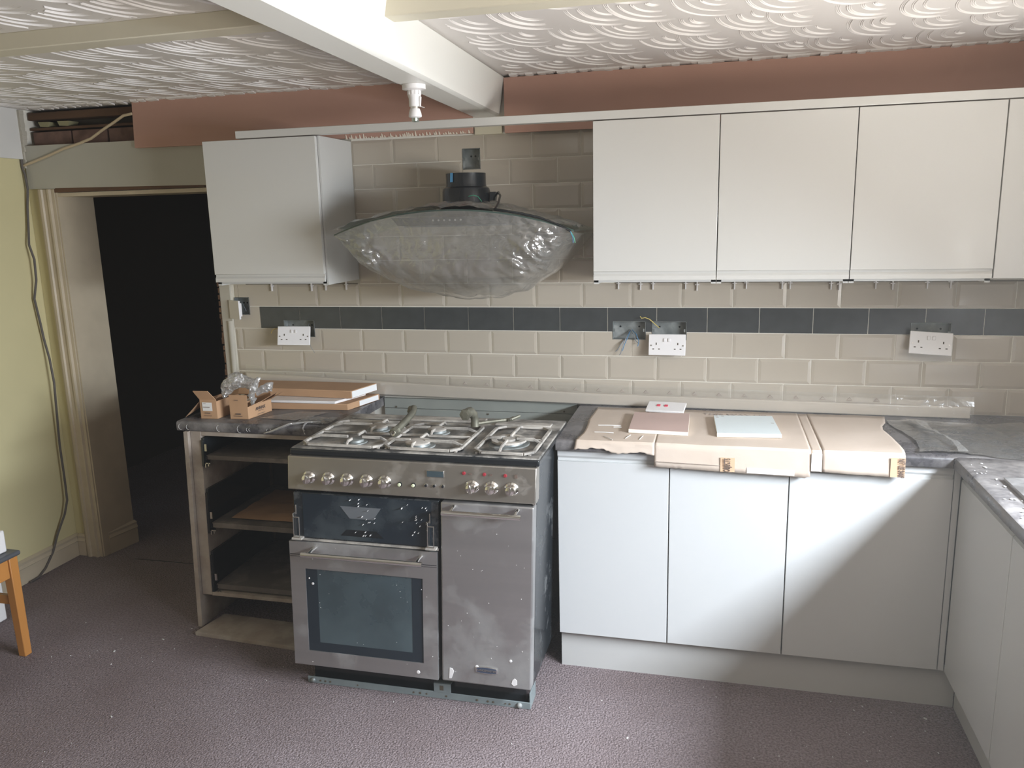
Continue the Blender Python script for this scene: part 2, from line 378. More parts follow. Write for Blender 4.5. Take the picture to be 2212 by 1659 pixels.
# recess with timber battens and bricks
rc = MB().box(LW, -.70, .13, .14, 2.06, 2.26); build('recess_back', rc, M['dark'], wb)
build('timber_batten', MB().box(LW+.01, -.70, .045, .12, 2.205, 2.24), M['wood'], wb, bev=.003)
build('timber_batten', MB().box(LW+.01, -.70, .05, .12, 2.158, 2.17), M['wood'], wb, bev=.002)
for a, b in ((-1.37, -1.155), (-1.145, -.955), (-.945, -.73)):
    build('brick', MB().box(a, b, .04+random.uniform(0,.01), .128, 2.084, 2.150), M['brick'], wb, bev=.004)
for a, b in ((-1.335,-1.28),(-1.225,-1.165)):
    build('mortar_lump', MB().hexa([(a,.06,2.176),(b-.01,.06,2.172),(b-.01,.12,2.172),(a,.12,2.176),(a-.01,.06,2.198),(b,.06,2.196),(b,.12,2.196),(a-.01,.12,2.198)]), mat('old_mortar_%d' % int(-a*1000), (.34,.31,.17), .9), wb)
# rim of cream edge along the left wall top
struct('trim_1', MB().box(LW, LW+.012, -4.3, -.0, 2.022, CE-.001), M['whitewall'])
mb = MB()
for k in range(14):
    z = 1.98+k*.019; mb.box(LW+.0, LW+.016+random.uniform(0,.014), -.02, .006, z, z+.02)
build('ragged_plaster', mb, M['plaster'], wb)['kind'] = 'stuff'

# ---- doorway: architrave, jamb, head, plinth blocks
arch = struct('door_1', MB(), M['trim'])
prof = [(-1.327,-.004),(-1.327,-.022),(-1.313,-.03),(-1.300,-.03),(-1.296,-.022),(-1.272,-.022),(-1.268,-.028),(-1.258,-.028),(-1.254,-.016),(-1.237,-.016),(-1.237,-.004)]
build('architrave', MB().prism(prof, 0, 1.878, 'z'), M['trim'], arch)
build('jamb', MB().hexa([(-1.236,-.01,0),(-1.228,-.01,0),(-1.205,.20,0),(-1.236,.20,0),(-1.236,-.01,1.862),(-1.228,-.01,1.862),(-1.205,.20,1.862),(-1.236,.20,1.862)]), M['trim'], arch)
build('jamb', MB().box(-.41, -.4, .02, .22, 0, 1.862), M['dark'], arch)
build('door_head', MB().box(-1.234, -.41, -.006, .20, 1.842, 1.860), M['trim'], arch)
build('torn_plaster_edge', MB().hexa([(-1.25,-.0125,1.862),(-.42,-.0125,1.862),(-.42,-.001,1.862),(-1.25,-.001,1.862),(-1.23,-.0125,1.883),(-.42,-.0125,1.872),(-.42,-.001,1.872),(-1.23,-.001,1.883)]), M['wood'], arch)
sk = [(0,0),(.016,0),(.016,.085),(.022,.09),(.014,.105),(.016,.118),(.004,.128),(0,.128)]
def skirt(name, p0, p1, nrm, h=.118, parent=None):
    d = Vector((p1[0]-p0[0], p1[1]-p0[1], 0)); n = Vector((*nrm, 0)); mb = MB(); pts = [(a, z*h/.128) for a, z in sk]; vs = []
    for q in (p0, p1):
        for a, z in pts: vs.append((q[0]+n.x*a, q[1]+n.y*a, z))
    k = len(pts); mb.add(vs, [tuple(range(k-1,-1,-1)), tuple(range(k,2*k))]+[(i,(i+1)%k,k+(i+1)%k,k+i) for i in range(k)])
    return struct(name, mb, M['trim'], parent)
skirt('baseboard_left', (LW, -4.38), (LW, .005), (1, 0))
skirt('baseboard_back', (LW+.018, -.004), (-1.33, -.004), (0, -1))
skirt('skirting_return', (-1.238, .03), (-1.205, .205), (1, -.05), .125, arch)
build('threshold_strip', MB().box(-1.05, -.43, -.012, -.006, 0, .003), M['dullchrome'], arch)

# ---- ceiling: combed plaster ridges (fans of concentric arcs, later fans cover earlier ones)
fans = []
for ry in range(9):
    for rx in range(29):
        cx = -1.50 + rx*.168 + (ry % 2)*.084 + random.uniform(-.025, .025)
        cy = -.06 - ry*.235 + random.uniform(-.03, .03)
        fans.append((cx, cy, random.uniform(.120, .150), random.uniform(-.16, .16)))
EL = 1.75   # the strokes are taller than wide
beamx = lambda y: .865 + (-y)*.028
def blocked(px, py):
    if px < LW+.015 or px > RW or py > -.03 : return True
    if -1.30 < py < -1.19: return True
    if beamx(py)-.012 < px < beamx(py)+.165: return True
    return False
mb = MB()
for idx, (cx, cy, R, tw) in enumerate(fans):
    near = [f for f in fans[idx+1:] if abs(f[0]-cx) < .34 and abs(f[1]-cy) < .56]
    rr = R; radii = []
    while rr > .030:
        for t in range(random.choice((2, 3, 3))): radii.append(rr - t*.0050)
        rr -= random.uniform(.028, .040)
    for r in radii:
        if r < .02: continue
        a0, a1 = math.radians(70)+tw+random.uniform(0,.25), math.radians(205)+tw-random.uniform(0,.3); n = 18; run = []
        hgt = random.uniform(.0010, .0030)
        for k in range(n+1):
            a = a0+(a1-a0)*k/n; x = cx+r*math.cos(a); y = cy+r*EL*math.sin(a)
            hid = blocked(x, y) or any((x-f[0])**2+((y-f[1])/EL)**2 < (f[2]+.003)**2 for f in near)
            if not hid: run.append((x, y, a, k))
            if hid or k == n:
                if len(run) >= 3:
                    vs = []; L_ = len(run)
                    for q, (x_, y_, a_, k_) in enumerate(run):
                        e = math.sin(math.pi*(k_+.7)/(n+1.4))**.6; ww = .0017; ca, sa = math.cos(a_), math.sin(a_)
                        vs += [(x_-ca*ww, y_-sa*ww, CE+.0004), (x_, y_, CE-hgt*e), (x_+ca*ww, y_+sa*ww, CE+.0004)]
                    mb.add(vs, [f_ for q in range(L_-1) for f_ in ((q*3, q*3+1, q*3+4, q*3+3), (q*3+1, q*3+2, q*3+5, q*3+4))])
                run = []
o = build('combed_ridges', mb, M['ceiling'], ceil, smooth=False); o['kind'] = 'stuff'; o['label'] = 'fan-shaped combed plaster ridges'
# ragged plaster lip where the ceiling meets the red boards
mb = MB(); x = LW+.02
while x < RW:
    if not (beamx(0)-.01 < x < beamx(0)+.15):
        d = random.uniform(.004, .016)
        mb.hexa([(x,-.05,CE-d*.5),(x+.03,-.05,CE-d*.4),(x+.03,-.012,CE-d),(x,-.012,CE-d*.8),(x,-.055,CE),(x+.03,-.055,CE),(x+.03,-.012,CE),(x,-.012,CE)])
    x += random.uniform(.018, .03)
o = build('plaster_lip', mb, M['ceiling'], ceil); o['kind'] = 'stuff'

# ---- beams
def bx(y): return .862+(-y)*.030
yn = FY
mbm = MB()
mbm.hexa([(bx(0),yn*0-.001,2.098),(.972,-.001,2.098),(.972+.03*4.4,yn,2.098),(bx(yn),yn,2.098),
          (bx(0),-.001,CE+.002),(1.002,-.001,CE+.002),(1.002+.01*4.4,yn,CE+.002),(bx(yn),yn,CE+.002)])
struct('trim_2', mbm, M['beam'], bev=.010, seg=1, label='white painted main ceiling beam')
struct('trim_3', MB().box(1.0, RW, -1.275, -1.205, 2.206, CE+.001), M['cream_beam'], bev=.003, label='shallow cream ceiling beam right of the main beam')
struct('trim_4', MB().hexa([(LW,-1.245,2.206),(.92,-1.30,2.206),(.92,-1.225,2.206),(LW,-1.17,2.206),(LW,-1.245,CE+.001),(.92,-1.30,CE+.001),(.92,-1.225,CE+.001),(LW,-1.17,CE+.001)]), M['cream_beam'], bev=.003, label='shallow cream ceiling beam left of the main beam')

# ---- red boards along the top of the wall
o = build('fascia_board', MB().hexa([(-.748,-.032,2.046),(.862,-.032,2.036),(.862,-.012,2.036),(-.748,-.012,2.046),(-.738,-.032,CE-.002),(.862,-.032,CE-.002),(.862,-.012,CE-.002),(-.738,-.012,CE-.002)]), M['red'])
tag(o, 'red-brown board under the ceiling left of the white beam', 'board')
o = build('fascia_board', MB().hexa([(1.0,-.032,2.030),(RW-.002,-.032,2.030),(RW-.002,-.012,2.030),(1.0,-.012,2.030),(1.0,-.032,CE-.010),(RW-.002,-.032,CE-.004),(RW-.002,-.012,CE-.004),(1.0,-.012,CE-.010)]), M['red'])
tag(o, 'long red-brown board under the ceiling right of the white beam', 'board')
mb = MB(); x = .30
while x < .86:
    h = random.uniform(.002,.014) if random.random() < .7 else random.uniform(.014,.026)
    mb.hexa([(x,-.034,2.036),(x+.008,-.034,2.036),(x+.008,-.03,2.036),(x,-.03,2.036),(x,-.034,2.036+h),(x+.003,-.034,2.036+h*.8),(x+.003,-.03,2.036+h*.8),(x,-.03,2.036+h)]); x += random.uniform(.006,.02)
o = build('splintered_edge', mb, M['chip'], bpy.data.objects['fascia_board']); o['kind'] = 'stuff'; o['label'] = 'pale splintered lower edge'
build('plaster_patch', MB().box(.87, .985, -.02, .005, 2.030, 2.062), mat('pale_plaster', (.62,.57,.43), .8), wb)


# ------------------------------------------------------------------ fitted furniture
def wall_unit(x0, x1, label, end_panel=None, group='wall cupboards'):
    t = thing('wall_cabinet', label, 'cabinet', (x0, 0, 1.44), 0, group)
    c = MB().box(x0+.001, x0+.018, -.299, -.0045, 1.44, 2.028).box(x1-.018, x1-.001, -.299, -.0045, 1.44, 2.028).box(x0+.001, x1-.001, -.299, -.0045, 2.012, 2.029).box(x0+.001, x1-.001, -.299, -.0045, 1.446, 1.462).box(x0+.001, x1-.001, -.012, -.0045, 1.44, 2.028)
    build('carcass', c, M['satin'], t)
    d = build('door', MB().box(x0+.0015, x1-.0015, -.320, -.301, 1.487, 2.027), M['gloss'], t, bev=.0015)
    # integrated J-pull: recessed lip below the door face
    build('handle_lip', MB().prism([(-.320,1.487),(-.306,1.487),(-.306,1.455),(-.316,1.455),(-.316,1.470),(-.3105,1.478),(-.3105,1.4865),(-.320,1.4865)], x0+.0015, x1-.0015, 'x'), M['gloss'], d)
    if end_panel is not None:
        build('end_panel', MB().box(x1-.001, x1+.007, -.300, -.0045, 1.441, 2.029), M['satin'], t)
    return t
wall_unit(-.205, .302, 'pale grey wall cupboard alone left of the extractor', True)
wall_unit(1.400, 1.848, 'pale grey wall cupboard nearest the extractor on its right')
wall_unit(1.848, 2.298, 'pale grey wall cupboard in the middle of the right-hand three')
wall_unit(2.298, 2.746, 'pale grey wall cupboard furthest right with a window glare')
o = build('filler', MB().box(2.748, 3.21, -.320, -.301, 1.455, 2.027), M['gloss'], None, bev=.0015)
tag(o, 'pale grey blank corner panel right of the wall cupboards', 'panel')
mb = MB().hexa([(-.045,-.335,2.0305),(3.225,-.335,2.0285),(3.225,-.03 -.02,2.0285),(-.045,-.29,2.0305),(-.045,-.335,2.058),(3.225,-.335,2.056),(3.225,-.05,2.056),(-.045,-.29,2.058)])
mb = MB().hexa([(-.045,-.325,2.0305),(3.225,-.325,2.0305),(3.225,-.285,2.0305),(-.045,-.285,2.0305),(-.045,-.325,2.060),(3.225,-.325,2.060),(3.225,-.285,2.060),(-.045,-.285,2.060)])
o = build('cornice_board', mb, M['gloss'], None, bev=.0015)
tag(o, 'long pale grey cornice strip running across the tops of the wall cupboards', 'cornice')

def base_unit(x0, x1, label):
    t = thing('base_cabinet', label, 'cabinet', (x0, -.02, .0), 0, 'base cupboards under the right worktop')
    z0, z1 = .152, .8695
    c = MB().box(x0+.001,x0+.018,-.562,-.02,z0,z1).box(x1-.018,x1-.001,-.562,-.02,z0,z1).box(x0+.001,x1-.001,-.562,-.02,z0,z0+.018).box(x0+.001,x1-.001,-.562,-.02,z1-.018,z1).box(x0+.001,x1-.001,-.03,-.02,z0,z1)
    build('carcass', c, M['satin'], t)
    for a in (x0+.05, x1-.08):
        build('leg', MB().lathe([(.02,0),(.02,.152)], (a, -.45, 0), n=10), M['blackclean'], t)
        build('leg', MB().lathe([(.02,0),(.02,.152)], (a, -.12, 0), n=10), M['blackclean'], t)
    d = build('door', MB().box(x0+.0018, x1-.0018, -.585, -.564, .150, .828), M['basedoor'], t, bev=.0015)
    build('handle_lip', MB().prism([(-.585,.8285),(-.571,.8285),(-.571,.868),(-.581,.868),(-.581,.846),(-.5745,.837),(-.5745,.829),(-.585,.829)], x0+.0018, x1-.0018, 'x'), M['basedoor'], d)
    return t
base_unit(1.305, 1.706, 'grey base cupboard next to the cooker on its right')
base_unit(1.706, 2.106, 'grey base cupboard in the middle, under the cardboard overhang')
base_unit(2.106, 2.612, 'wide grey base cupboard next to the inner corner')
o = build('plinth_board', MB().box(1.309, 2.678, -.556, -.540, .0, .149), M['satin']); tag(o, 'grey plinth board along the floor below the three base cupboards', 'plinth')
# return run towards the camera
def side_unit(y1, y0, label):
    t = thing('base_cabinet', label, 'cabinet', (2.65, y0, 0), 0, 'base cupboards under the window worktop')
    z0, z1 = .152, .8695
    c = MB().box(2.655,3.22,y0+.001,y0+.018,z0,z1).box(2.655,3.22,y1-.018,y1-.001,z0,z1).box(2.655,3.22,y0+.001,y1-.001,z0,z0+.018).box(3.21,3.22,y0+.001,y1-.001,z0,z1)
    build('carcass', c, M['satin'], t)
    for yy in (y0+.06, y1-.06):
        build('leg', MB().lathe([(.02,0),(.02,.152)], (2.75, yy, 0), n=10), M['blackclean'], t)
        build('leg', MB().lathe([(.02,0),(.02,.152)], (3.1, yy, 0), n=10), M['blackclean'], t)
    d = build('door', MB().box(2.632, 2.653, y0+.0018, y1-.0018, .150, .828), M['basedoor'], t, bev=.0015)
    build('handle_lip', MB().prism([(2.632,.829),(2.646,.829),(2.646,.868),(2.636,.868),(2.636,.846),(2.6425,.837)], y0+.0018, y1-.0018, 'y'), M['basedoor'], d)
o = build('corner_post', MB().box(2.6125, 2.6308, -.585, -.566, .150, .868), M['basedoor'], None, bev=.001); tag(o, 'narrow grey corner post between the two cupboard runs', 'filler panel')
side_unit(-.588, -1.065, 'grey base cupboard of the window run, nearest the corner')
side_unit(-1.065, -1.665, 'grey base cupboard of the window run, at the right picture edge')
side_unit(-1.665, -2.265, 'grey base cupboard of the window run, nearest the viewer')
o = build('plinth_board', MB().box(2.680, 2.696, -2.27, -.558, .0, .149), M['satin']); tag(o, 'grey plinth board along the floor of the window run', 'plinth')

def worktop_mesh(x0, x1, yb, yf, z0=.8705, z1=.91):
    r = .012; pr = [(yb,z0),(yf+.004,z0),(yf,z0+.005),(yf,z1-r)]
    for k in range(1, 5):
        a = math.pi/2*k/4; pr.append((yf+r-r*math.cos(a), z1-r+r*math.sin(a)))
    pr.append((yb,z1)); return MB().prism(pr, x0, x1, 'x')
o = build('worktop', worktop_mesh(1.304, 3.225, -.003, -.603), M['worktop'], None, smooth=True); tag(o, 'dark speckled worktop right of the cooker, under the cardboard', 'worktop')
wt2 = thing('worktop', 'dark dusty worktop below the window with an inset sink', 'worktop', (2.6, -.604, .8705))
r_ = .012
pr = [(3.225,.8705),(2.606,.8705),(2.600,.876),(2.600,.898),(2.6037,.9065),(2.612,.91),(2.665,.91)]
build('slab', MB().prism([(3.225,.8705),(2.604,.8705),(2.600,.876),(2.600,.898),(2.6035,.9065),(2.612,.91),(3.225,.91)], -2.27, -.604, 'y'), M['worktop'], wt2, smooth=True)
sk_ = thing('sink', 'bright inset sink rim in the window worktop at the right edge', 'sink', (2.68, -1.3, .91))
rim = slab([2.672, 3.13], [-1.72, -.835], .9105, .922, [(2.71, 3.09, -1.25, -.875), (2.71, 3.09, -1.68, -1.29)])
rim.v = [(x, z, y) for x, y, z in rim.v]
build('sink_rim', rim, M['steel'], sk_, bev=.003)
bw = MB()
for a, b in ((-1.25, -.875), (-1.68, -1.29)):
    bw.box(2.714, 3.086, a+.004, b-.004, .9125, .9135)
build('bowl', bw, M['dullchrome'], sk_)
tp = thing('tap', 'chrome mixer tap behind the sink', 'tap', (3.15, -1.27, .91))
build('tap_body', MB().lathe([(.022,.0008),(.022,.10),(.014,.12)], (3.16,-1.27,.91)), M['chrome'], tp, smooth=True)
build('spout', MB().tube([(3.16,-1.27,1.02),(3.16,-1.27,1.16),(3.12,-1.27,1.2),(3.0,-1.27,1.2),(2.97,-1.27,1.16)], .011), M['chrome'], tp, smooth=True)
# loose plaster and shavings on the worktop by the window
mb = MB()
for k in range(34):
    x = random.uniform(2.612, 2.665); y = random.uniform(-1.45, -.66); s = random.uniform(.0012,.0042)
    q = MB().lathe([(s*.3,.0005),(s,.001+s*.2),(s*.7,.001+s*.5),(.0005,.001+s*.6)], (0,0,0), n=6); q.xf(Matrix.Translation((x,y,.911)) @ Matrix.Rotation(random.uniform(0,3),4,'Z') @ Matrix.Diagonal((random.uniform(1,2.4),1,1,1))); mb.add(q.v, q.f)
o = build('plaster_crumbs', mb, M['whitepaper']); o['kind'] = 'stuff'; tag(o, 'white crumbs scattered along the edge of the window worktop', 'debris')

# ---- left base unit without its drawer fronts
SH = .035
lb = thing('drawer_cabinet', 'open drawer unit without fronts left of the cooker', 'cabinet', (-.24, -.02, 0))
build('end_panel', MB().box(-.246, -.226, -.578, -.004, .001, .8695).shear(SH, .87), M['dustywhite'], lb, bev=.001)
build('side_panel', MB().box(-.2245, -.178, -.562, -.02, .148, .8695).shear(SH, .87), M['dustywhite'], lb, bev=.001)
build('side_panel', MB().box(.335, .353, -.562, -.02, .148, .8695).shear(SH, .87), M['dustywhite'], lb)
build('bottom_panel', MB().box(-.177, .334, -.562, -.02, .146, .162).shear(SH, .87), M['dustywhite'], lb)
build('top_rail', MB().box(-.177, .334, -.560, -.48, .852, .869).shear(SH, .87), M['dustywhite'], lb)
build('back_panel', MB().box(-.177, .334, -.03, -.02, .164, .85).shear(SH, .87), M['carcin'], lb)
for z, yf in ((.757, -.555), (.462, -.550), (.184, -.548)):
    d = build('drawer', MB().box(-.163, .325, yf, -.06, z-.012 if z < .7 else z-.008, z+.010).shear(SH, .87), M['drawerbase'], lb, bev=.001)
    h = .085 if z > .7 else .16
    build('drawer_side', MB().box(-.1765, -.1645, yf-.006, -.08, z-.02, z+h).box(-.1765, -.158, yf-.004, -.1, z-.012, z+.006).box(-.1765,-.166,yf-.012,yf+.03,z-.035,z+h*.9).shear(SH,.87), M['blackclean'], d, bev=.001)
    build('runner_clip', MB().box(-.162,-.152,yf-.010,yf-.004,z+.03,z+.06).shear(SH,.87), M['dullchrome'], d)
    build('runner_catch', MB().box(-.164,-.140,yf-.010,yf-.004,z-.024,z-.019).box(-.164,-.160,yf-.010,yf-.004,z-.04,z-.019).box(-.150,-.146,yf-.010,yf-.004,z-.034,z-.02).shear(SH,.87), M['dullchrome'], d)
o = build('plinth_board', MB().hexa([(-.241,-.648,.0005),(.335,-.680,.0005),(.335,-.50,.0005),(-.212,-.478,.0005),(-.241,-.648,.018),(.335,-.680,.018),(.335,-.50,.018),(-.212,-.478,.018)]), M['dustywhite'], None, bev=.001)
tag(o, 'loose plinth board lying flat on the carpet under the open drawer unit', 'plinth')
# crumpled brown sheet inside the middle drawer
def sheet(u, v):
    x = -.10+.40*u; y = -.50+.36*v; z = .4745+.004+.010*abs(nz(u*3, v*3, 2.2))+.03*max(0, u-.75)
    return (x + SH*(.475-.87), y, z)
o = build('paper_sheet', MB().grid(sheet, 14, 10), M['card'], None, solid=.001); tag(o, 'brown paper lying in the middle drawer of the open unit', 'paper')
# left worktop
o = build('worktop', worktop_mesh(-.282, .398, -.004, -.568), M['worktop'], None, smooth=True); tag(o, 'short dark worktop left of the cooker carrying the boxes', 'worktop')
lw = bpy.data.objects['worktop.002'] if 'worktop.002' in bpy.data.objects else o
mb = MB()
for x, s in ((-.262,.012),(-.228,.010),(-.085,.013),(.01,.015),(.045,.007),(.055,.006),(.135,.006),(.15,.006),(.30,.008)):
    pts = [(x+s*math.cos(a)*.8, -.5693, .888+s*math.sin(a)) for a in [math.radians(d) for d in range(95, 290, 24)]]
    mb.tube(pts, .0008, 4)
build('pencil_mark', mb, M['crumbs'], o)['kind'] = 'stuff'
o['label'] = 'short dark worktop left of the cooker carrying the boxes'
# boards on the wall behind the cooker
pb = thing('wall_boarding', 'grey-green horizontal boards on the wall behind the cooker', 'panel', (.40, -.004, .3))
for a, b, j in ((.30,.50,0),(.502,.60,.0),(.602,.70,0),(.702,.765,0),(.767,.812,1),(.814,.86,0),(.862,.907,2)):
    if j == 1:
        build('board', MB().box(.402, .93, -.018, -.004, a, b), M['greenpanel'], pb, bev=.001); build('board', MB().box(.932, 1.288, -.0185, -.004, a, b), M['greenpanel'], pb, bev=.001)
    else: build('board', MB().box(.402, 1.288, -.018-random.uniform(0,.003), -.004, a, b), M['greenpanel'], pb, bev=.001)
for x, z in ((.46,.868),(1.23,.872),(.89,.848)): build('screw', MB().lathe([(.004,.0),(.004,.002)], (x,-.0215,z), '-y', 8), M['dark'], pb)

# ------------------------------------------------------------------ cooker
ck = thing('range_cooker', 'wide stainless steel range cooker with black hob, grill door missing', 'cooker', (.83, -.6, 0))
K = .035; S = lambda mb: mb.shear(K, .42)
X0, X1 = .354, 1.270
build('body', S(MB().box(X0+.008, X1-.006, -.80, -.27, .050, .872)), M['black'], ck, bev=.004)
build('side_edge', S(MB().box(X1-.013, X1-.003, -.838, -.79, .745, .872)), M['steelpanel'], ck, bev=.002)
# kick space and its floor bracket
build('kick_panel', MB().box(.415, 1.235, -.845, -.79, .004, .128), M['blackclean'], ck)
brk = build('floor_bracket', MB().box(.398, 1.254, -.870, -.866, .0005, .026).box(.398, 1.254, -.866, -.80, .0005, .003).box(1.250,1.254,-.866,-.78,.003,.060).box(.898, .962, -.8705, -.866, .024, .060).box(.898,.962,-.866,-.80,.057,.060), M['greypaint'], ck, bev=.001)
for x in (.45,.47,.49,.60,.82,.845,.87,.945,1.06,1.10,1.12,1.165,1.18): build('bracket_hole', MB().lathe([(.0028+.002*((x*97) % 1),.0),(.0028,.0006)], (x,-.8715,.0135), '-y', 8), M['dark'], brk)
for x in (.42, 1.215): build('bolt', MB().lathe([(.010,0),(.010,.003),(.006,.008),(.003,.009)], (x,-.8708,.0135), '-y', 12), M['galv'], brk, smooth=True)
build('bracket_slot', MB().box(.921,.935,-.8712,-.8705,.034,.053), M['dark'], brk)
# control panel
cp = build('control_panel', S(MB().hexa([(X0,-.848,.752),(X1,-.848,.752),(X1,-.79,.752),(X0,-.79,.752),(X0,-.838,.876),(X1,-.838,.876),(X1,-.79,.876),(X0,-.79,.876)])), M['steelpanel'], ck, bev=.004)
def knob(x, z, rot):
    b = build('knob', S(MB().lathe([(.0245,0),(.0245,.004),(.021,.008),(.0185,.010),(.0185,.020),(.0165,.026),(.0115,.029),(.001,.030)], (x,-.843,z), '-y', 28)), M['chrome'], ck, smooth=True)
    a = rot; m = MB().box(-.0035,.0035,-.0335,-.028,-.015,.015)
    m.xf(Matrix.Translation((x+K*(z-.42),-.843,z)) @ Matrix.Rotation(a, 4, 'Y')); build('grip', m, M['chrome'], b, bev=.0015)
for x, r in ((.453,.2),(.529,-.1),(.601,.1),(.675,0),(.744,.15),(1.062,-.2),(1.130,.3),(1.200,.1)): knob(x-K*.38, .801, r)
for x in (.799,.850):
    b = build('push_button', MB().lathe([(.0085,0),(.0085,.004),(.0065,.005)], (x,-.843,.795), '-y', 16), M['blackclean'], ck)
    build('button_cap', MB().lathe([(.0058,0),(.0058,.005),(.004,.0065)], (x,-.848,.795), '-y', 16), M['cream'], b)
for x in (.896,.926,.957):
    b = build('push_button', MB().lathe([(.0068,0),(.0068,.003),(.005,.004)], (x,-.843,.797), '-y', 14), M['dullchrome'], ck)
    build('button_cap', MB().lathe([(.0045,0),(.0045,.004)], (x,-.8465,.797), '-y', 14), M['blackclean'], b)
dsp = build('display', MB().box(.898,.962,-.8445,-.841,.827,.851), M['dullchrome'], ck, bev=.001); build('display_screen', MB().box(.901,.960,-.8455,-.8444,.829,.849), M['ovenglass'], dsp)
for k, x in enumerate((1.033,1.105,1.178)):
    build('indicator_lamp', MB().lathe([(.0062,0),(.0062,.003),(.004,.004)], (x,-.841,.847-.0005*k), '-y', 14), M['redlamp'], ck)
    build('printed_symbol', MB().box(x+.018+(.014 if k == 2 else 0),x+.028+(.014 if k == 2 else 0),-.8435,-.8415,.843-(.004 if k==2 else 0),.849+(.003 if k == 2 else 0)), M['ink'], ck)
# hob
hob = build('hob_top', S(MB().box(X0+.006, X1+.004, -.822, -.300, .893, .9035)), M['blackhob'], ck, bev=.004, seg=2)
build('hob_edge', S(MB().box(X0+.003, X1+.006, -.827, -.299, .876, .9005)), M['blackclean'], ck, bev=.006, seg=3)
def burner(x, y, r, cap=True, wok=False):
    b = build('burner', MB().lathe([(r*1.35,.0),(r*1.3,.003),(r*.95,.004),(r*.92,.012),(r*.8,.013)], (x,y,.904), n=28), M['galv'], ck, smooth=True)
    if wok:
        ring = []; n = 32
        m = MB(); vs = []
        for j in range(n):
            t = 2*math.pi*j/n
            for rr_, h in ((r*1.15,.012),(r*1.15,.019),(r*.8,.019),(r*.8,.012)): vs.append((x+rr_*math.cos(t), y+rr_*math.sin(t), .904+h))
        m.add(vs, [(j*4+k, j*4+(k+1)%4, ((j+1)%n)*4+(k+1)%4, ((j+1)%n)*4+k) for j in range(n) for k in range(4)])
        build('flame_ring', m, M['iron'], b); build('burner_cap', MB().lathe([(r*.42,.012),(r*.42,.021),(r*.2,.022)], (x,y,.904), n=20), M['iron'], b)
        for j in range(20):
            t = 2*math.pi*j/20; 
        return b
    if cap: build('burner_cap', MB().lathe([(r,.013),(r,.018),(r*.8,.021),(r*.2,.022)], (x,y,.904), n=28), M['iron'], b, smooth=True)
    else: build('burner_jet', MB().lathe([(r*.5,.004),(r*.4,.010),(r*.2,.008)], (x,y,.904), n=20), M['chrome'], b)
    return b
burner(.585, -.725, .033, cap=False); burner(.832, -.735, .046); burner(.602, -.545, .036); burner(.842, -.555, .036); burner(1.148, -.660, .055, wok=True)
def pan_support(x0, x1, y0, y1, cs):
    zt = .930; h = .008; m = MB(); w_ = .0045
    def bar(a, b, z=zt, wd=w_, hh=h):
        a = Vector(a); b = Vector(b); d = (b-a).normalized(); n = Vector((-d.y, d.x))*wd
        m.hexa([(a.x-n.x,a.y-n.y,z-hh),(b.x-n.x,b.y-n.y,z-hh),(b.x+n.x,b.y+n.y,z-hh),(a.x+n.x,a.y+n.y,z-hh),(a.x-n.x,a.y-n.y,z),(b.x-n.x,b.y-n.y,z),(b.x+n.x,b.y+n.y,z),(a.x+n.x,a.y+n.y,z)])
    c = .03; zz = .916
    P_ = [(x0+c,y0),(x1-c,y0),(x1,y0+c),(x1,y1-c),(x1-c,y1),(x0+c,y1),(x0,y1-c),(x0,y0+c)]
    for i in range(8): bar(P_[i], P_[(i+1) % 8], zz, .006, .009)
    bar((x0,(y0+y1)/2), (x1,(y0+y1)/2), zz, .005)
    for (cx, cy) in cs:
        r = .028
        for dx, dy in ((1,0),(-1,0),(0,1),(0,-1)):
            L_ = (x1-cx if dx > 0 else cx-x0) if dx else ((min([y1]+[(y0+y1)/2] if cy < (y0+y1)/2 else [y1])-cy) if dy > 0 else cy-(y0 if cy < (y0+y1)/2 or len(cs) == 1 else (y0+y1)/2))
            if dx == 0 and len(cs) == 1: L_ = (y1-cy) if dy > 0 else cy-y0
            e = (cx+dx*L_, cy+dy*L_); s_ = (cx+dx*r, cy+dy*r)
            mid = (s_[0]+(e[0]-s_[0])*.72, s_[1]+(e[1]-s_[1])*.72)
            bar(s_, mid, zt, .0038, .010)
            # drop from finger to frame
            a = Vector((*mid, zt)); b = Vector((*e, zz)); n = Vector((-(dy), dx, 0))*.0038
            m.hexa([a-n-Vector((0,0,.010)), b-n-Vector((0,0,.009)), b+n-Vector((0,0,.009)), a+n-Vector((0,0,.010)), a-n, b-n, b+n, a+n])
    for x, y in ((x0+.01,y0+.01),(x1-.01,y0+.01),(x0+.01,y1-.01),(x1-.01,y1-.01)): m.box(x-.005,x+.005,y-.005,y+.005,.9036,.908)
    return m
for a, b, cs in ((.405,.712,[(.585,-.725),(.602,-.545)]), (.722,1.000,[(.832,-.735),(.842,-.555)]), (1.055,1.262,[(1.148,-.66)])):
    build('pan_support', pan_support(a, b, -.800, -.452, cs), M['iron'], ck, bev=.001, seg=1)
build('rear_vent', MB().box(.42,.98,-.40,-.345,.9038,.913).box(1.03,1.25,-.42,-.375,.9038,.911), M['iron'], ck, bev=.003)
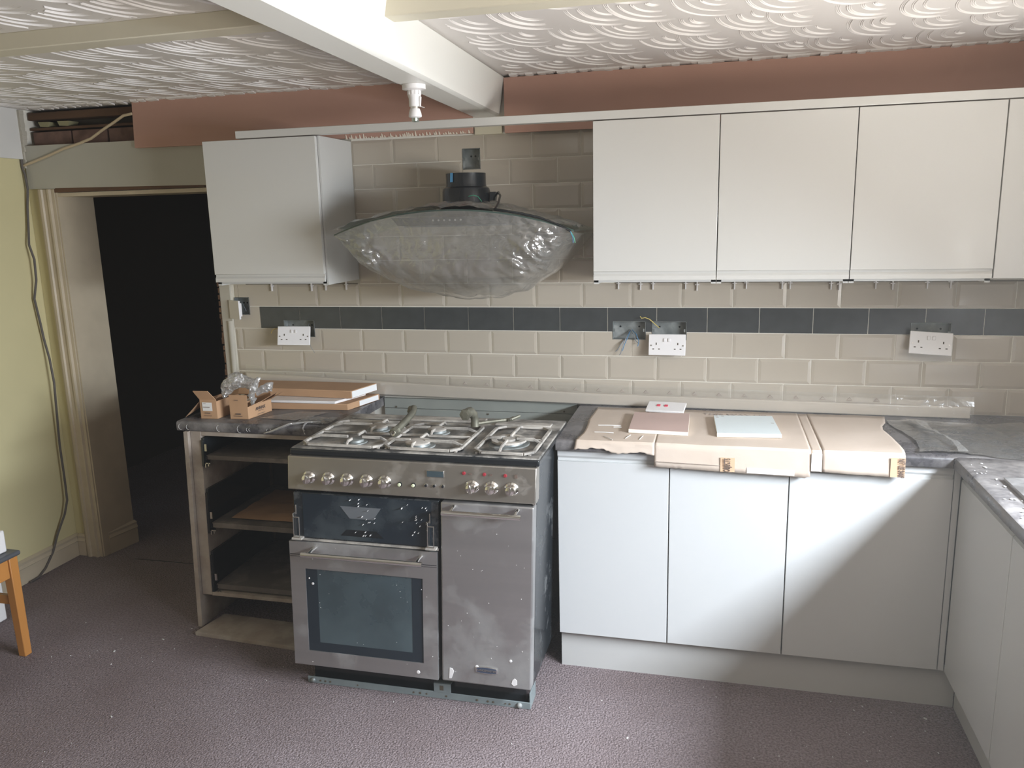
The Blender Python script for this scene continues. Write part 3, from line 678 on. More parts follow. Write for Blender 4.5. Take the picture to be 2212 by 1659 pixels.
# left open grill cavity
build('grill_panel', S(MB().box(.372,.926,-.842,-.802,.567,.742)), M['black'], ck, bev=.002)
build('grill_window', S(MB().box(.408,.900,-.8432,-.8418,.572,.738)), M['grillglass'], ck)
gp = MB().add([(.565,-.8442,.700),(.722,-.8442,.700),(.690,-.8442,.655),(.600,-.8442,.655),(.565,-.8432,.700),(.722,-.8432,.700),(.690,-.8432,.655),(.600,-.8432,.655)], [(0,3,2,1),(4,5,6,7),(0,1,5,4),(1,2,6,5),(2,3,7,6),(3,0,4,7)])
build('grill_deflector', gp, mat('grill_grey', (.13,.14,.15), .4), ck)
gd = MB().add([(.585,-.8440,.612),(.700,-.8440,.612),(.726,-.8440,.588),(.560,-.8440,.588),(.585,-.8432,.612),(.700,-.8432,.612),(.726,-.8432,.588),(.560,-.8432,.588)], [(0,3,2,1),(4,5,6,7),(0,1,5,4),(1,2,6,5),(2,3,7,6),(3,0,4,7)])
build('grill_lower_deflector', gd, M['blackclean'], ck)
build('grill_sill', S(MB().box(.374,.926,-.848,-.838,.560,.566)), M['iron'], ck)
for x in (.392, .905):
    m = MB(); s_ = 1 if x < .6 else -1
    m.box(x-.014,x-.011,-.866,-.843,.578,.668).box(x-.014,x+.012,-.866,-.863,.575,.579).box(x+.009,x+.012,-.866,-.863,.578,.655).box(x-.014,x+.012,-.866,-.863,.652,.656).box(x-.011,x-.007,-.850,-.843,.66,.695)
    build('hinge_bracket', S(m), M['dullchrome'], ck, bev=.0008)
    build('hinge_foot', S(MB().box(x-.020,x+.018,-.868,-.845,.568,.575)), M['iron'], ck)
# doors
od = build('oven_door', S(slab([X0-.002, .9225], [.062, .556], -.853, -.806, [(.412, .868, .122, .452)])), M['steel'], ck, bev=.006, seg=3)
build('oven_window', S(MB().box(.4125,.8675,-.849,-.815,.1225,.4515)), M['ovenglass'], od)
build('window_inner_frame', S(slab([.4125,.8675],[.1225,.4515],-.8497,-.8491,[(.458,.826,.158,.4515)])), mat('window_border',(.018,.026,.034),.15), od)
def handle(x0, x1, z, par):
    h = build('handle', S(MB().tube([(x0,-.900,z),(x1,-.900,z)], .0095, 16)), M['chrome'], par, smooth=True)
    for x in (x0+.028, x1-.022): build('handle_post', S(MB().tube([(x,-.853,z+.006),(x,-.880,z+.006),(x,-.900,z+.002)], [.009,.007,.008], 12)), M['chrome'], h, smooth=True)
handle(.425, .884, .527, od)
build('trim_line', S(MB().box(X0,.921,-.8538,-.8528,.505,.507).box(X0,.921,-.8538,-.8528,.498,.4992)), M['black'], od)
rd = build('tall_oven_door', S(MB().box(.9365, X1-.004, -.853, -.806, .062, .743)), M['steel'], ck, bev=.006, seg=3)
handle(.957, 1.232, .722, rd)
# badge
def badge_poly(cx, cz, w_, h):
    P_ = []
    for k in range(9): t = -1+k/4; P_.append((cx+w_*t, cz-h*(1-.35*t*t)))
    for k in range(9): t = 1-k/4; P_.append((cx+w_*t, cz+h*(1-.35*t*t)))
    return P_
bz = .124; bxx = 1.094
bd = build('badge', MB().prism(badge_poly(bxx, bz, .040, .0135), -.857, -.8525, 'y'), M['chrome'], rd, bev=.001)
build('badge_plate', MB().prism(badge_poly(bxx, bz, .0365, .0108), -.8578, -.857, 'y'), mat('badge_navy', (.05,.065,.10), .4), bd)
text('badge_lettering', 'RANGEMASTER', M['dullchrome'], bd, (bxx, -.8582, bz), .0105, bold=.0002)
# paint spots and labels peeled on the doors
for x, z, r in ((1.058,.134,.006),(1.183,.170,.0055),(.427,.415,.003),(.44,.42-.025,.005),(.915-.08,.085,.007)):
    mb = MB().lathe([(r,0),(r*.9,.0012),(r*.3,.0016)], (x,-.8532,z), '-y', 12); build('paint_spot', mb, M['white'], rd if x > .93 else od)
build('paint_spot', MB().prism([(.952,.075),(.962,.077),(.972,.105),(.966,.116),(.956,.118)], -.8545, -.853, 'y'), M['white'], rd, bev=.0005)
build('paint_spot', MB().prism([(1.183,.082),(1.192,.074),(1.204,.080),(1.204,.096),(1.196,.104),(1.188,.098)], -.8545, -.853, 'y'), M['white'], rd, bev=.0005)
mb = MB()
for k in range(80):
    a = random.random()
    if a < .3: x, z = random.uniform(.95,1.26), random.uniform(.08,.7)
    elif a < .5: x, z = random.uniform(.36,.92), random.uniform(.07,.55)
    elif a < .75: x, z = random.gauss(.66,.05), random.uniform(.59,.735)
    else: x, z = random.uniform(.8,.9), random.uniform(.60,.73)
    s = random.uniform(.0004,.0011); mb.box(x-s,x+s,-.8545,-.853 if z < .55 or x > .93 else -.8440,z-s*1.3,z+s*1.3)
build('plaster_specks', mb, M['crumbs'], ck)['kind'] = 'stuff'
# side dust sparkle is in the enamel; hose and gas fittings lying on the hob
o = thing('gas_pipe', 'corroded curved gas pipe stub on the hob between left burners', 'pipe', (.73, -.6, .93))
build('pipe_body', MB().tube([(.722,-.672,.938),(.730,-.64,.948),(.742,-.60,.965),(.748,-.56,.980),(.742,-.53,.990),(.728,-.52,.985),(.722,-.52,.970)], [.014,.0135,.013,.013,.0135,.014,.012], 12), M['copper'], o, smooth=True)
build('olive_nut', MB().lathe([(.018,-.016),(.019,-.008),(.017,-.004),(.019,.000),(.017,.006),(.018,.014),(.010,.016)], (.722,-.676,.936), '-y', 8), M['copper'], o)
build('bright_end', MB().lathe([(.010,.0),(.010,.006),(.004,.004)], (.722,-.694,.936), '-y', 8), M['chrome'], o)
o2 = thing('gas_valve', 'corroded elbow valve with thin branch pipe standing on the hob', 'valve', (.98, -.53, .93))
build('elbow', MB().tube([(.985,-.535,.931),(.985,-.535,.955),(.983,-.54,.975),(.975,-.56,.992),(.970,-.585,.992)], [.017,.015,.016,.019,.018], 10), M['copper'], o2, smooth=True)
build('elbow_nut', MB().lathe([(.020,-.010),(.022,0),(.022,.012),(.012,.014)], (.969,-.592,.990), '-y', 6), M['copper'], o2)
build('branch_pipe', MB().tube([(.99,-.535,.940),(1.05,-.50,.943),(1.11,-.47,.945),(1.135,-.44,.952)], [.008,.007,.007,.006], 8), M['copper'], o2, smooth=True)
build('tap_lever', MB().tube([(1.105,-.49,.947),(1.112,-.45,.947)], .006, 6), M['copper'], o2)

# the appliance is 892 mm wide and stands up on its feet, pulled forward of the cupboards
FLOOR_PARTS = ('kick_panel', 'floor_bracket', 'bracket_hole', 'bolt', 'bracket_slot')
def place(root, k, off):
    for ob in root.children_recursive:
        if ob.name.split('.')[0] in FLOOR_PARTS: continue
        if ob.name.startswith('badge_lettering'):
            ob.location = (ob.location+world_loc(root))*k + off - world_loc(root); ob.scale = (k, k, k); continue
        l = world_loc(ob)
        for v in ob.data.vertices: v.co = (v.co + l)*k + off - l
for r_o in (ck, o, o2): place(r_o, .975, Vector((.0461, -.0839, .0424)))

# ------------------------------------------------------------------ extractor hood
hd = thing('extractor_hood', 'curved glass extractor hood still in its plastic wrapping', 'hood', (.885, -.25, 1.70))
HX = .886
def gz(x): return 1.722 - .078*((x-HX)/.468)**2 - .006*((x-HX)/.468)**4
m = MB(); n = 30; vs = []
for i in range(n+1):
    x = HX-.466+.932*i/n; fr = -.45-.035*(1-((x-HX)/.466)**2)
    for y in (fr, -.012):
        for dz in (0, .006): vs.append((x, y, gz(x)+dz))
m.add(vs, [(i*4+a, i*4+b, i*4+4+b, i*4+4+a) for i in range(n) for a, b in ((0,1),(1,3),(3,2),(2,0))]+[(0,1,3,2),(n*4,n*4+2,n*4+3,n*4+1)])
gl = build('glass_canopy', m, M['glass'], hd)
m = MB(); vs = []
for i in range(n+1):
    x = HX-.466+.932*i/n; fr = -.4505-.035*(1-((x-HX)/.466)**2)
    for y in (fr, fr-.0012):
        for dz in (-.0002, .0062): vs.append((x, y, gz(x)+dz))
m.add(vs, [(i*4+a, i*4+b, i*4+4+b, i*4+4+a) for i in range(n) for a, b in ((0,1),(1,3),(3,2),(2,0))]+[(0,1,3,2),(n*4,n*4+2,n*4+3,n*4+1)])
build('glass_edge', m, mat('green_glass_edge', (.055,.085,.07), .15), gl)
bdm = MB().hexa([(.685,-.455,1.672),(1.118,-.455,1.672),(1.118,-.02,1.672),(.685,-.02,1.672),(.660,-.458,1.702),(1.142,-.458,1.702),(1.142,-.02,1.702),(.660,-.02,1.702)])
build('motor_body', bdm, mat('hood_steel', (.10,.10,.095), .35, .6), hd, bev=.002)
build('filter_grille', MB().box(.70,1.10,-.43,-.06,1.666,1.6718), M['galv'], hd)
for k in range(6): build('control_button', MB().lathe([(.0038,0),(.0038,.002),(.002,.003)], (.826+.0215*k,-.4565,1.690), '-y', 10), M['white'], hd)
m = MB().lathe([(.102,1.732),(.106,1.738),(.098,1.744),(.096,1.80),(.092,1.812),(.082,1.818),(.080,1.828),(.080,1.870),(.076,1.870),(.074,1.820)], (.865,-.15,0), n=36)
mt = build('motor_housing', m, M['blackclean'], hd, smooth=True)
build('duct_opening', MB().lathe([(.0735,1.862),(.0735,1.864)], (.865,-.15,0), n=36), M['dark'], mt)
build('blue_tape', MB().hexa([(.822,-.2255,1.835),(.834,-.2300,1.835),(.834,-.2285,1.835),(.822,-.2240,1.835),(.824,-.2255,1.8705),(.836,-.2300,1.8705),(.836,-.2285,1.8705),(.824,-.2240,1.8705)]), M['bluetape'], mt)
build('terminal_box', MB().hexa([(.962,-.17,1.742),(.984,-.17,1.742),(.984,-.14,1.742),(.962,-.14,1.742),(.966,-.17,1.795),(.992,-.17,1.795),(.992,-.14,1.795),(.966,-.14,1.795)]), M['blackclean'], hd, bev=.002)
build('collar_plate', MB().lathe([(.118,1.728),(.112,1.733),(.10,1.735)], (.865,-.15,0), n=30), M['blackclean'], hd)
build('power_cable', MB().tube([(.985,-.18,1.745),(1.00,-.22,1.775),(1.030,-.27,1.790),(1.055,-.34,1.775),(1.067,-.42,1.745),(1.068,-.478,1.722),(1.085,-.486,1.7205),(1.16,-.482,1.709),(1.23,-.472,1.692),(1.29,-.462,1.668),(1.325,-.458,1.650),(1.342,-.456,1.640)], .0042, 8), M['blackclean'], hd, smooth=True)
build('loose_wire', MB().tube([(1.340,-.457,1.641),(1.352,-.458,1.622),(1.357,-.458,1.600)], .0016, 6), M['wiregreen'], hd)
build('loose_wire', MB().tube([(1.340,-.459,1.641),(1.349,-.460,1.620),(1.350,-.460,1.600)], .0016, 6), M['wireblue'], hd)
build('earth_wire', MB().tube([(.905,-.255,1.778),(.925,-.26,1.782),(.945,-.262,1.776),(.962,-.27,1.757)], .0016, 6), M['wiregreen'], hd)
# plastic wrapping: crumpled film bag hanging below the glass
def crum(x, y, z, a=1.0):
    return a*(.030*abs(nz(x,y,z,8))+.016*abs(nz(x,y,z+3,19))+.006*abs(nz(x+5,y,z,45)))
def zbot(u):   # u 0..1 over the width
    K_ = [(0,1.640),(.05,1.56),(.10,1.50),(.18,1.455),(.28,1.42),(.42,1.392),(.52,1.380),(.64,1.385),(.76,1.415),(.86,1.475),(.93,1.545),(1,1.625)]
    for (a, za), (b, zb_) in zip(K_, K_[1:]):
        if u <= b: t = (u-a)/(b-a); t = t*t*(3-2*t)*.35+t*.65; return za+(zb_-za)*t
    return K_[-1][1]
def bagf(u, v):
    x = HX-.470+.945*u; zt = gz(x)+.001; z = zt+(zbot(u)-zt)*(math.sin(v*math.pi/2)**.85)
    fr = -.458-.037*(1-((x-HX)/.47)**2)
    y = fr + .25*(1-math.cos(v*math.pi/2))**1.3 - .020*math.sin(math.pi*v)
    edge = min(1, u*9, (1-u)*9); side = max(0, abs(u-.5)-.28)*4
    kn = 1.2*math.exp(-((u-.84)/.08)**2-((v-.40)/.30)**2)+1.5*math.exp(-((u-.15)/.065)**2-((v-.42)/.30)**2)+.35*math.exp(-((v-1.0)/.2)**2)
    y += (.24 if u > .5 else .05)*max(0, (abs(u-.5)-.22)/.28)**2*math.sin(v*math.pi/2)
    kz = kn*(.030*abs(nz(x*1.4+z,z,3,16))+.014*abs(nz(x,z,9,42)))
    d = crum(x, z, v*.2, (.30+1.8*side)*edge*min(1, v*6))
    return (x+(nz(z,x,1,14)*.010)*edge+kz*.5, y-d*1.3-kz*1.6, z+nz(x,z,7,20)*.006*edge*min(1,v*4))
wrap = build('plastic_wrap', MB().grid(bagf, 170, 80), M['film'], hd, smooth=False)
wrap['label'] = 'crumpled clear plastic film'
for p in wrap.data.polygons: p.use_smooth = True
def bagb(u, v):
    x = HX-.468+.940*u; a = bagf(u, 1.0); y = a[1]+( -.03-a[1])*v
    return (a[0], y, a[2]+(1.50-a[2])*v*v*.5*math.sin(math.pi*min(1,max(0,u)))+crum(x,y,1)*.6)
w2 = build('plastic_wrap', MB().grid(bagb, 60, 14), M['film'], hd, smooth=True)
def bagt(u, v):
    x = HX-.470+.942*u; s_ = math.sin(math.pi*u)
    fr = -.460-.037*(1-((x-HX)/.47)**2)
    y = fr+(.30)*v; z = gz(x)+.008+.012*math.sin(v*math.pi)*s_+crum(x,y,5)*.9
    return (x, y, z)
build('plastic_wrap', MB().grid(bagt, 70, 16), M['film'], hd, smooth=True)

# ------------------------------------------------------------------ lamp holder
lp = thing('lamp_holder', 'white batten lamp holder with a small bulb under the main beam', 'lamp', (.937, -.895, 2.09))
L0 = (.937, -.895, 0)
build('base', MB().lathe([(.036,2.084),(.036,2.0975)][::-1]+[(.036,2.084),(.020,2.080)], L0, n=28), M['white'], lp, smooth=True)
build('socket', MB().lathe([(.021,2.083),(.020,2.066),(.0175,2.058),(.0175,2.036),(.0165,2.034)], L0, n=24), M['white'], lp, smooth=True)
for k in range(12):
    t = 2*math.pi*k/12; build('rib', MB().box(-.001,.001,-.0216,-.020,2.068,2.080).xf(Matrix.Translation(L0) @ Matrix.Rotation(t,4,'Z')), M['white'], lp)
bl = build('bulb', MB().lathe([(.0135,2.0335),(.0135,2.028),(.0150,2.0275),(.019,2.016),(.0205,2.006),(.0195,2.0035),(.012,2.0005)], L0, n=24), M['white'], lp, smooth=True)
build('bulb_cap', MB().lathe([(.0138,2.0345),(.0138,2.0278)], L0, n=20), M['chrome'], bl)
build('bulb_tip', MB().lathe([(.0115,2.001),(.0115,1.993),(.009,1.989),(.002,1.988)], L0, n=20), M['glass'], bl, smooth=True)
build('lens', MB().lathe([(.006,2.0005),(.004,1.992)], L0, n=12), M['dullchrome'], bl)
build('switch_lever', MB().hexa([(.953,-.902,2.036),(.956,-.902,2.032),(.956,-.892,2.032),(.953,-.892,2.036),(.955,-.902,2.064),(.959,-.902,2.062),(.959,-.892,2.062),(.955,-.892,2.064)]).tube([(.956,-.899,2.035),(.963,-.90,2.031),(.970,-.902,2.029)], .0012, 5), M['white'], lp)

# ------------------------------------------------------------------ sockets, back boxes
def back_box(x0, x1, z0, z1, label, depth=.034):
    t = thing('back_box', label, 'back box', ((x0+x1)/2, .01, (z0+z1)/2), 0, 'open metal back boxes in the tiles')
    y0, y1 = -.001, depth; a, b, c, d = x0+.001, x1-.001, z0+.001, z1-.001; w_ = .0014
    build('box_shell', MB().box(a,b,y1-w_,y1,c,d).box(a,a+w_,y0,y1,c,d).box(b-w_,b,y0,y1,c,d).box(a,b,y0,y1,c,c+w_).box(a,b,y0,y1,d-w_,d), M['galv'], t)
    for x in (x0+.03, x1-.03): build('knockout', MB().lathe([(.004,0),(.004,.001)], (x, y1-w_-.0002, (z0+z1)/2+.012), '-y', 14), M['black'], t)
    build('fixing_lug', MB().box(a+w_,a+.010,.004,.006,(z0+z1)/2-.006,(z0+z1)/2+.006).box(b-.010,b-w_,.004,.006,(z0+z1)/2-.006,(z0+z1)/2+.006), M['galv'], t)
    return t
def socket(cx, cz, y, tilt, label, wide=.148, roll=0., turn=0., rocker=True, pins=True, red=False, flat=False):
    """double socket hanging off its wires; local frame: face -y"""
    t = thing('socket_plate' if pins else 'switch_plate', label, 'socket' if pins else 'switch', (cx, y, cz), 0, 'socket plates hanging loose')
    t.rotation_euler = (tilt, roll, turn)
    w_, h = wide/2, .043
    build('plate', MB().box(-w_,w_,-.005,.004,-h,h), M['white'], t, bev=.002, local=True)
    build('plate_back', MB().box(-w_+.012,w_-.012,.004,.018,-h+.012,h-.012), M['white'], t, bev=.002, local=True)
    def pin(x, z, a, b): build('pin_hole', MB().box(x-a,x+a,-.0055,-.0045,z-b,z+b), M['dark'], t, local=True)
    if pins:
        for s_ in (-1, 1):
            cx_ = s_*.043; pin(cx_, .004, .0022, .0044); pin(cx_-.0115, -.0175, .0036, .002); pin(cx_+.0115, -.0175, .0036, .002)
            build('screw', MB().lathe([(.0035,0),(.0035,.0008)], (s_*.0635,-.005,-.003), '-y', 8), M['dullchrome'], t, local=True)
        for s_ in (-1, 1): build('rocker', MB().box(s_*.009-.005,s_*.009+.005,-.0095,-.005,.012,.026), M['white'], t, bev=.001, local=True)
    if red:
        for x in (-.030, .0): build('red_rocker', MB().box(x-.007,x+.007,-.0085,-.005,.0-.004,.010), M['redneon'], t, bev=.001, local=True)
    return t
back_box(*SOCK[0], 'metal back box in the dark tiles, furthest left of the double ones')
back_box(*SOCK[1], 'empty metal back box with cut wires, no socket plate')
back_box(*SOCK[2], 'metal back box with a yellow wire, right beside the empty one')
back_box(*SOCK[3], 'metal back box at the right end of the dark tiles')
back_box(*SOCK[4], 'single metal back box by the doorway')
back_box(*SOCK[5], 'small square cut-out above the extractor')
socket(-.008, 1.190, -.050, math.radians(-16), 'double socket hanging loose at the left end of the dark tiles', roll=math.radians(1.5), turn=math.radians(14))
socket(1.661, 1.170, -.038, math.radians(-12), 'double socket hanging loose beside the empty wired box')
socket(2.640, 1.190, -.040, math.radians(-14), 'double socket hanging loose at the right end, slightly tilted', roll=math.radians(3), turn=math.radians(-3))
socket(-.312, 1.305, -.028, 0, 'single switch plate swung out beside the doorway', wide=.086, turn=math.radians(-28), pins=False)
t = socket(1.668, .933, -.165, math.radians(-78), 'white plate with two red switches lying on the cardboard', wide=.150, turn=math.radians(-6), pins=False, red=True)
t.location.z = .9385
for nm, pts, m_, r in (('loose_wire', [(1.500,.022,1.215),(1.490,-.004,1.19),(1.470,-.02,1.165),(1.459,-.022,1.145),(1.449,-.022,1.137)], 'wiregrey', .0018),
        ('loose_wire', [(1.503,.022,1.215),(1.492,-.004,1.195),(1.478,-.022,1.16),(1.472,-.024,1.13),(1.466,-.024,1.122)], 'wiregrey', .0018),
        ('loose_wire', [(1.506,.022,1.218),(1.498,-.004,1.195),(1.486,-.02,1.165),(1.478,-.022,1.14)], 'wireblue', .0018),
        ('loose_wire', [(1.508,.022,1.222),(1.522,-.004,1.205),(1.534,-.015,1.18),(1.545,-.016,1.170)], 'wiregrey', .0018),
        ('loose_wire', [(1.514,.022,1.222),(1.534,-.006,1.207),(1.546,-.022,1.18),(1.541,-.024,1.160)], 'wireblue', .0018),
        ('loose_wire', [(1.625,.02,1.232),(1.605,-.008,1.255),(1.588,-.018,1.272),(1.570,-.02,1.279),(1.556,-.02,1.276),(1.550,-.02,1.284)], 'wireyellow', .0018),
        ('loose_wire', [(-.055,.02,1.222),(-.085,-.02,1.222),(-.112,-.035,1.218),(-.124,-.036,1.212),(-.131,-.036,1.198)], 'wireyellow', .0018),
        ('loose_wire', [(.035,.02,1.24),(.045,-.01,1.225),(.055,-.03,1.18),(.066,-.04,1.14),(.083,-.04,1.112)], 'wiregrey', .0010),
        ('loose_wire', [(-.300,.02,1.33),(-.285,.01,1.31),(-.275,.005,1.295)], 'wiregrey', .0015)):
    o = build(nm, MB().tube(pts, r, 6), M[m_])
W_ = [o for o in C.objects if o.name.startswith('loose_wire') and o.parent is None]
for o, l in zip(W_, ('bent grey wire hanging furthest left from the empty back box', 'long thin grey wire ending lowest below the empty back box', 'blue wire hanging from the left of the empty back box',
        'grey wire hanging from the middle of the empty back box', 'blue wire hanging from the middle of the empty back box', 'yellow earth wire curling up from the back box beside the empty one',
        'yellow earth wire sticking out left of the leftmost double socket', 'hair-thin wire below the leftmost double socket', 'short wire inside the single box by the doorway')): tag(o, l, 'wire', 'loose wires at the sockets')

# ------------------------------------------------------------------ cables on the left
o = build('cable', MB().tube([(-.742,-.035,2.195),(-.79,-.03,2.19),(-.85,-.022,2.165),(-.92,-.018,2.135),(-.99,-.016,2.100),(-1.06,-.018,2.080),(-1.15,-.018,2.060),(-1.24,-.018,2.032),(-1.32,-.018,2.010),(-1.385,-.02,1.992)], .0062, 8), M['cablewhite'], None, smooth=True)
tag(o, 'cream cable running from the red board to the corner above the door', 'cable')
def onwall(u, v): pass
o = build('cable', MB().tube([(-1.385,-.03,2.02),(-1.388,-.028,1.985),(-1.376,-.03,1.95),(-1.372,-.03,1.88),(-1.378,-.04,1.80),(-1.375,-.055,1.70),(-1.366,-.075,1.62),(-1.352,-.07,1.55),(-1.358,-.07,1.45),(-1.375,-.08,1.36),(-1.370,-.07,1.24),(-1.372,-.06,1.16),(-1.355,-.06,1.06),(-1.348,-.06,.94),(-1.352,-.065,.80),(-1.358,-.07,.62),(-1.352,-.075,.45),(-1.350,-.08,.33),(-1.358,-.10,.26),(-1.370,-.15,.17),(-1.374,-.19,.09),(-1.372,-.25,.03),(-1.368,-.30,.006),(-1.365,-.36,.005)], .0055, 8), M['rubber'], None, smooth=True)
tag(o, 'dark grey cable hanging down the corner to the skirting board', 'cable')

# ------------------------------------------------------------------ cardboard over the right worktop
cs = thing('cardboard_sheet', 'flattened cardboard box draped over the right worktop', 'cardboard', (1.9, -.3, .91))
def lerpk(K_, x):
    if x <= K_[0][0]: return K_[0][1]
    for (a, za), (b, zb_) in zip(K_, K_[1:]):
        if x <= b: return za+(zb_-za)*(x-a)/(b-a)
    return K_[-1][1]
def card_part(name, xa, xb, zb, nu, left=None, right=None, rough=.004, backy=-.097, thick=.003):
    """grid over the top then bent down over the front edge; zb(x)= lower end"""
    SEG = 16; prof = []
    vs = []
    for i in range(nu+1):
        u = i/nu
        for j in range(SEG+1):
            v = j/SEG
            if v < .6: y = backy+(-.596-backy)*(v/.6); z = .9135; kk = 0
            elif v < .72: a = (v-.6)/.12*math.pi/2; y = -.596-.0135*math.sin(a); z = .900+.0135*math.cos(a)
            else: y = -.6095; z = None; kk = (v-.72)/.28
            x0 = left(y if v < .72 else -.61-kk*.05) if left else xa; x1 = right(y if v < .72 else -.61-kk*.05) if right else xb
            x = x0+(x1-x0)*u
            if z is None:
                zz = zb(x)+rough*nz(x,1,3,45)+rough*.7*nz(x,2,3,110)
                z = .900+(zz-.900)*kk; y -= .006*kk+.004*nz(x,z,2,9)
            else: z += .0018*nz(x,y,.3,6)+.0012*abs(nz(x,y,4,14))
            vs.append((x, y, z))
    n_ = SEG+1
    return build(name, MB().add(vs, [(i*n_+j, i*n_+j+1, (i+1)*n_+j+1, (i+1)*n_+j) for i in range(nu) for j in range(SEG)]), M['cardsheet'], cs, smooth=True, solid=thick)
card_part('flap', 1.378, 1.655, lambda x: .888-.016*((x-1.378)/.277)+.006*math.sin(x*40), 34, left=lambda y: lerpk([(-.66,1.372),(-.60,1.378),(-.50,1.392),(-.40,1.388),(-.30,1.380),(-.07,1.388)], y), rough=.006)
card_part('main_panel', 1.655, 2.168, lambda x: .832-.012*((x-1.655)/.513), 60, rough=.004)
card_part('end_panel', 2.205, 2.455, lambda x: .842-.005*((x-2.2)/.25), 26, right=lambda y: lerpk([(-.66,2.457),(-.60,2.457),(-.55,2.462),(-.4,2.455),(-.28,2.44),(-.2,2.47),(-.07,2.49)], y), rough=.0012)
cj = card_part('crease_strip', 2.168, 2.205, lambda x: .842, 4, rough=.0, thick=.0015); cj.location = (0, .0008, -.0008)
# pale torn strip visible in the crease, white label, tan bands and lettering
def on_front(name, x0, x1, z0, z1, m_, parent=cs, y=-.6195, slant=0.): return build(name, MB().hexa([(x0,y,z0),(x1,y,z0-slant),(x1,y+.001,z0-slant),(x0,y+.001,z0),(x0,y+.003,z1),(x1,y+.003,z1-slant),(x1,y+.004,z1-slant),(x0,y+.004,z1)]), m_, parent)
on_front('white_label', 1.965, 2.118, .828, .846, M['whitepaper'], y=-.6215, slant=.002)
on_front('white_label', 2.170, 2.203, .845, .905, M['whitepaper'], y=-.6185)
on_front('tan_band', 1.878, 1.925, .8285, .8775, M['cardtape'], y=-.6215)
on_front('tan_band', 2.412, 2.456, .8385, .903, M['cardtape'], y=-.6215)
on_front('perforation', 1.658, 1.878, .8525, .8530, M['inkfaint'], y=-.6205, slant=.004)
text('printed_lettering', 'OBJECTS', M['ink'], cs, (1.901, -.6235, .853), .029, rot=(math.radians(90), math.radians(-90), 0), sx=.42, bold=.0006)
text('printed_lettering', 'NOT USE SHARP', M['ink'], cs, (2.444, -.6235, .870), .026, rot=(math.radians(90), math.radians(90), 0), sx=.34, bold=.0006)
text('printed_lettering', 'THIS WAY UP', M['inkfaint'], cs, (1.93, -.165, .9172), .034, rot=(0,0,0), sx=1.15)
mb = MB()
for x, y, l, a in ((1.43,-.40,.085,.06),(1.49,-.42,.03,.05),(1.43,-.50,.07,-.02),(1.55,-.57,.05,1.3),(1.60,-.575,.05,1.4),(1.47,-.55,.06,-.9)):
    mb.tube([(x,y,.9172),(x+l*.5*math.cos(a),y+l*.5*math.sin(a),.9180),(x+l*math.cos(a),y+l*math.sin(a),.9172)], .0014, 5)
build('torn_crease', mb, M['whitepaper'], cs)['kind'] = 'stuff'
# sample boards
def sample(name, pts, m_, label):
    t = thing(name, label, 'board', (sum(p[0] for p in pts)/4, sum(p[1] for p in pts)/4, .9165))
    lo = .9172; hi = lo+.013
    build('board_body', MB().hexa([(x,y,lo) for x,y in pts]+[(x,y,hi) for x,y in pts]), M['chip'], t)
    cx_ = sum(p[0] for p in pts)/4; cy_ = sum(p[1] for p in pts)/4
    q = [(cx_+(x-cx_)*.995, cy_+(y-cy_)*.995) for x,y in pts]
    build('board_face', MB().hexa([(x,y,hi-.0005) for x,y in q]+[(x,y,hi+.0008) for x,y in q]), m_, t); return t
sample('sample_board', [(1.553,-.490),(1.765,-.502),(1.763,-.220),(1.549,-.228)], M['pinktile'], 'pinkish brown board offcut lying on the cardboard')
s2 = sample('sample_board', [(1.865,-.498),(2.084,-.482),(2.068,-.218),(1.852,-.236)], M['palegrey'], 'pale bluish board offcut lying on the cardboard')
for x, y in ((1.862,-.25),(1.885,-.248),(1.866,-.27),(2.062,-.33)): build('chip_mark', MB().box(x-.005,x+.005,y-.002,y+.002,.9312,.9317), M['inkfaint'], s2)

# long wrapped board leaning along the wall
rl = thing('wrapped_board', 'long cream board in clear film lying against the tiles along the worktops', 'board', (1.2, -.04, .93))
pts = [(-.276,-.030,1.012,.092),(.30,-.034,.990,.062),(.85,-.037,.972,.052),(1.36,-.040,.961,.047),(2.0,-.052,.957,.045),(2.785,-.075,.957,.044)]
vs = []
for x, y, zt, h in pts: vs += [(x,y-.012,zt-h),(x,y-.012,zt),(x,y+.010,zt),(x,y+.010,zt-h)]
n_ = len(pts)
build('board_core', MB().add(vs, [(i*4+k, i*4+(k+1)%4, i*4+4+(k+1)%4, i*4+4+k) for i in range(n_-1) for k in range(4)]+[(0,3,2,1),(n_*4-4,n_*4-3,n_*4-2,n_*4-1)]), M['rail'], rl, bev=.004)
def filmf(u, v):
    x = -.28+3.075*u; y = lerpk([(p[0],p[1]) for p in pts], x); zt = lerpk([(p[0],p[2]) for p in pts], x); h = lerpk([(p[0],p[3]) for p in pts], x)
    z = zt-h-.002+(h+.040+.006*nz(x,0,0,3))*v
    yy = y-.0145-.002*abs(nz(x,z,1,20)) if z < zt else y-.0145+min(.012, (z-zt)*.5)-.002*nz(x,z,1,20)
    return (x, min(yy, -.009), z)
build('film_sleeve', MB().grid(filmf, 160, 8), M['sleeve'], rl, smooth=True)
for k in range(18):
    x = .80+k*.0975 if k < 18 else 0; zt = lerpk([(p[0],p[2]) for p in pts], x)+.018; y = lerpk([(p[0],p[1]) for p in pts], x)-.0175; s = .010
    build('printed_triangle', MB().tube([(x-s,y,zt-s*.5),(x,y,zt+s*.6),(x+s,y,zt-s*.5),(x-s*.8,y,zt-s*.55)], .0016, 4), M['inkfaint'], rl)

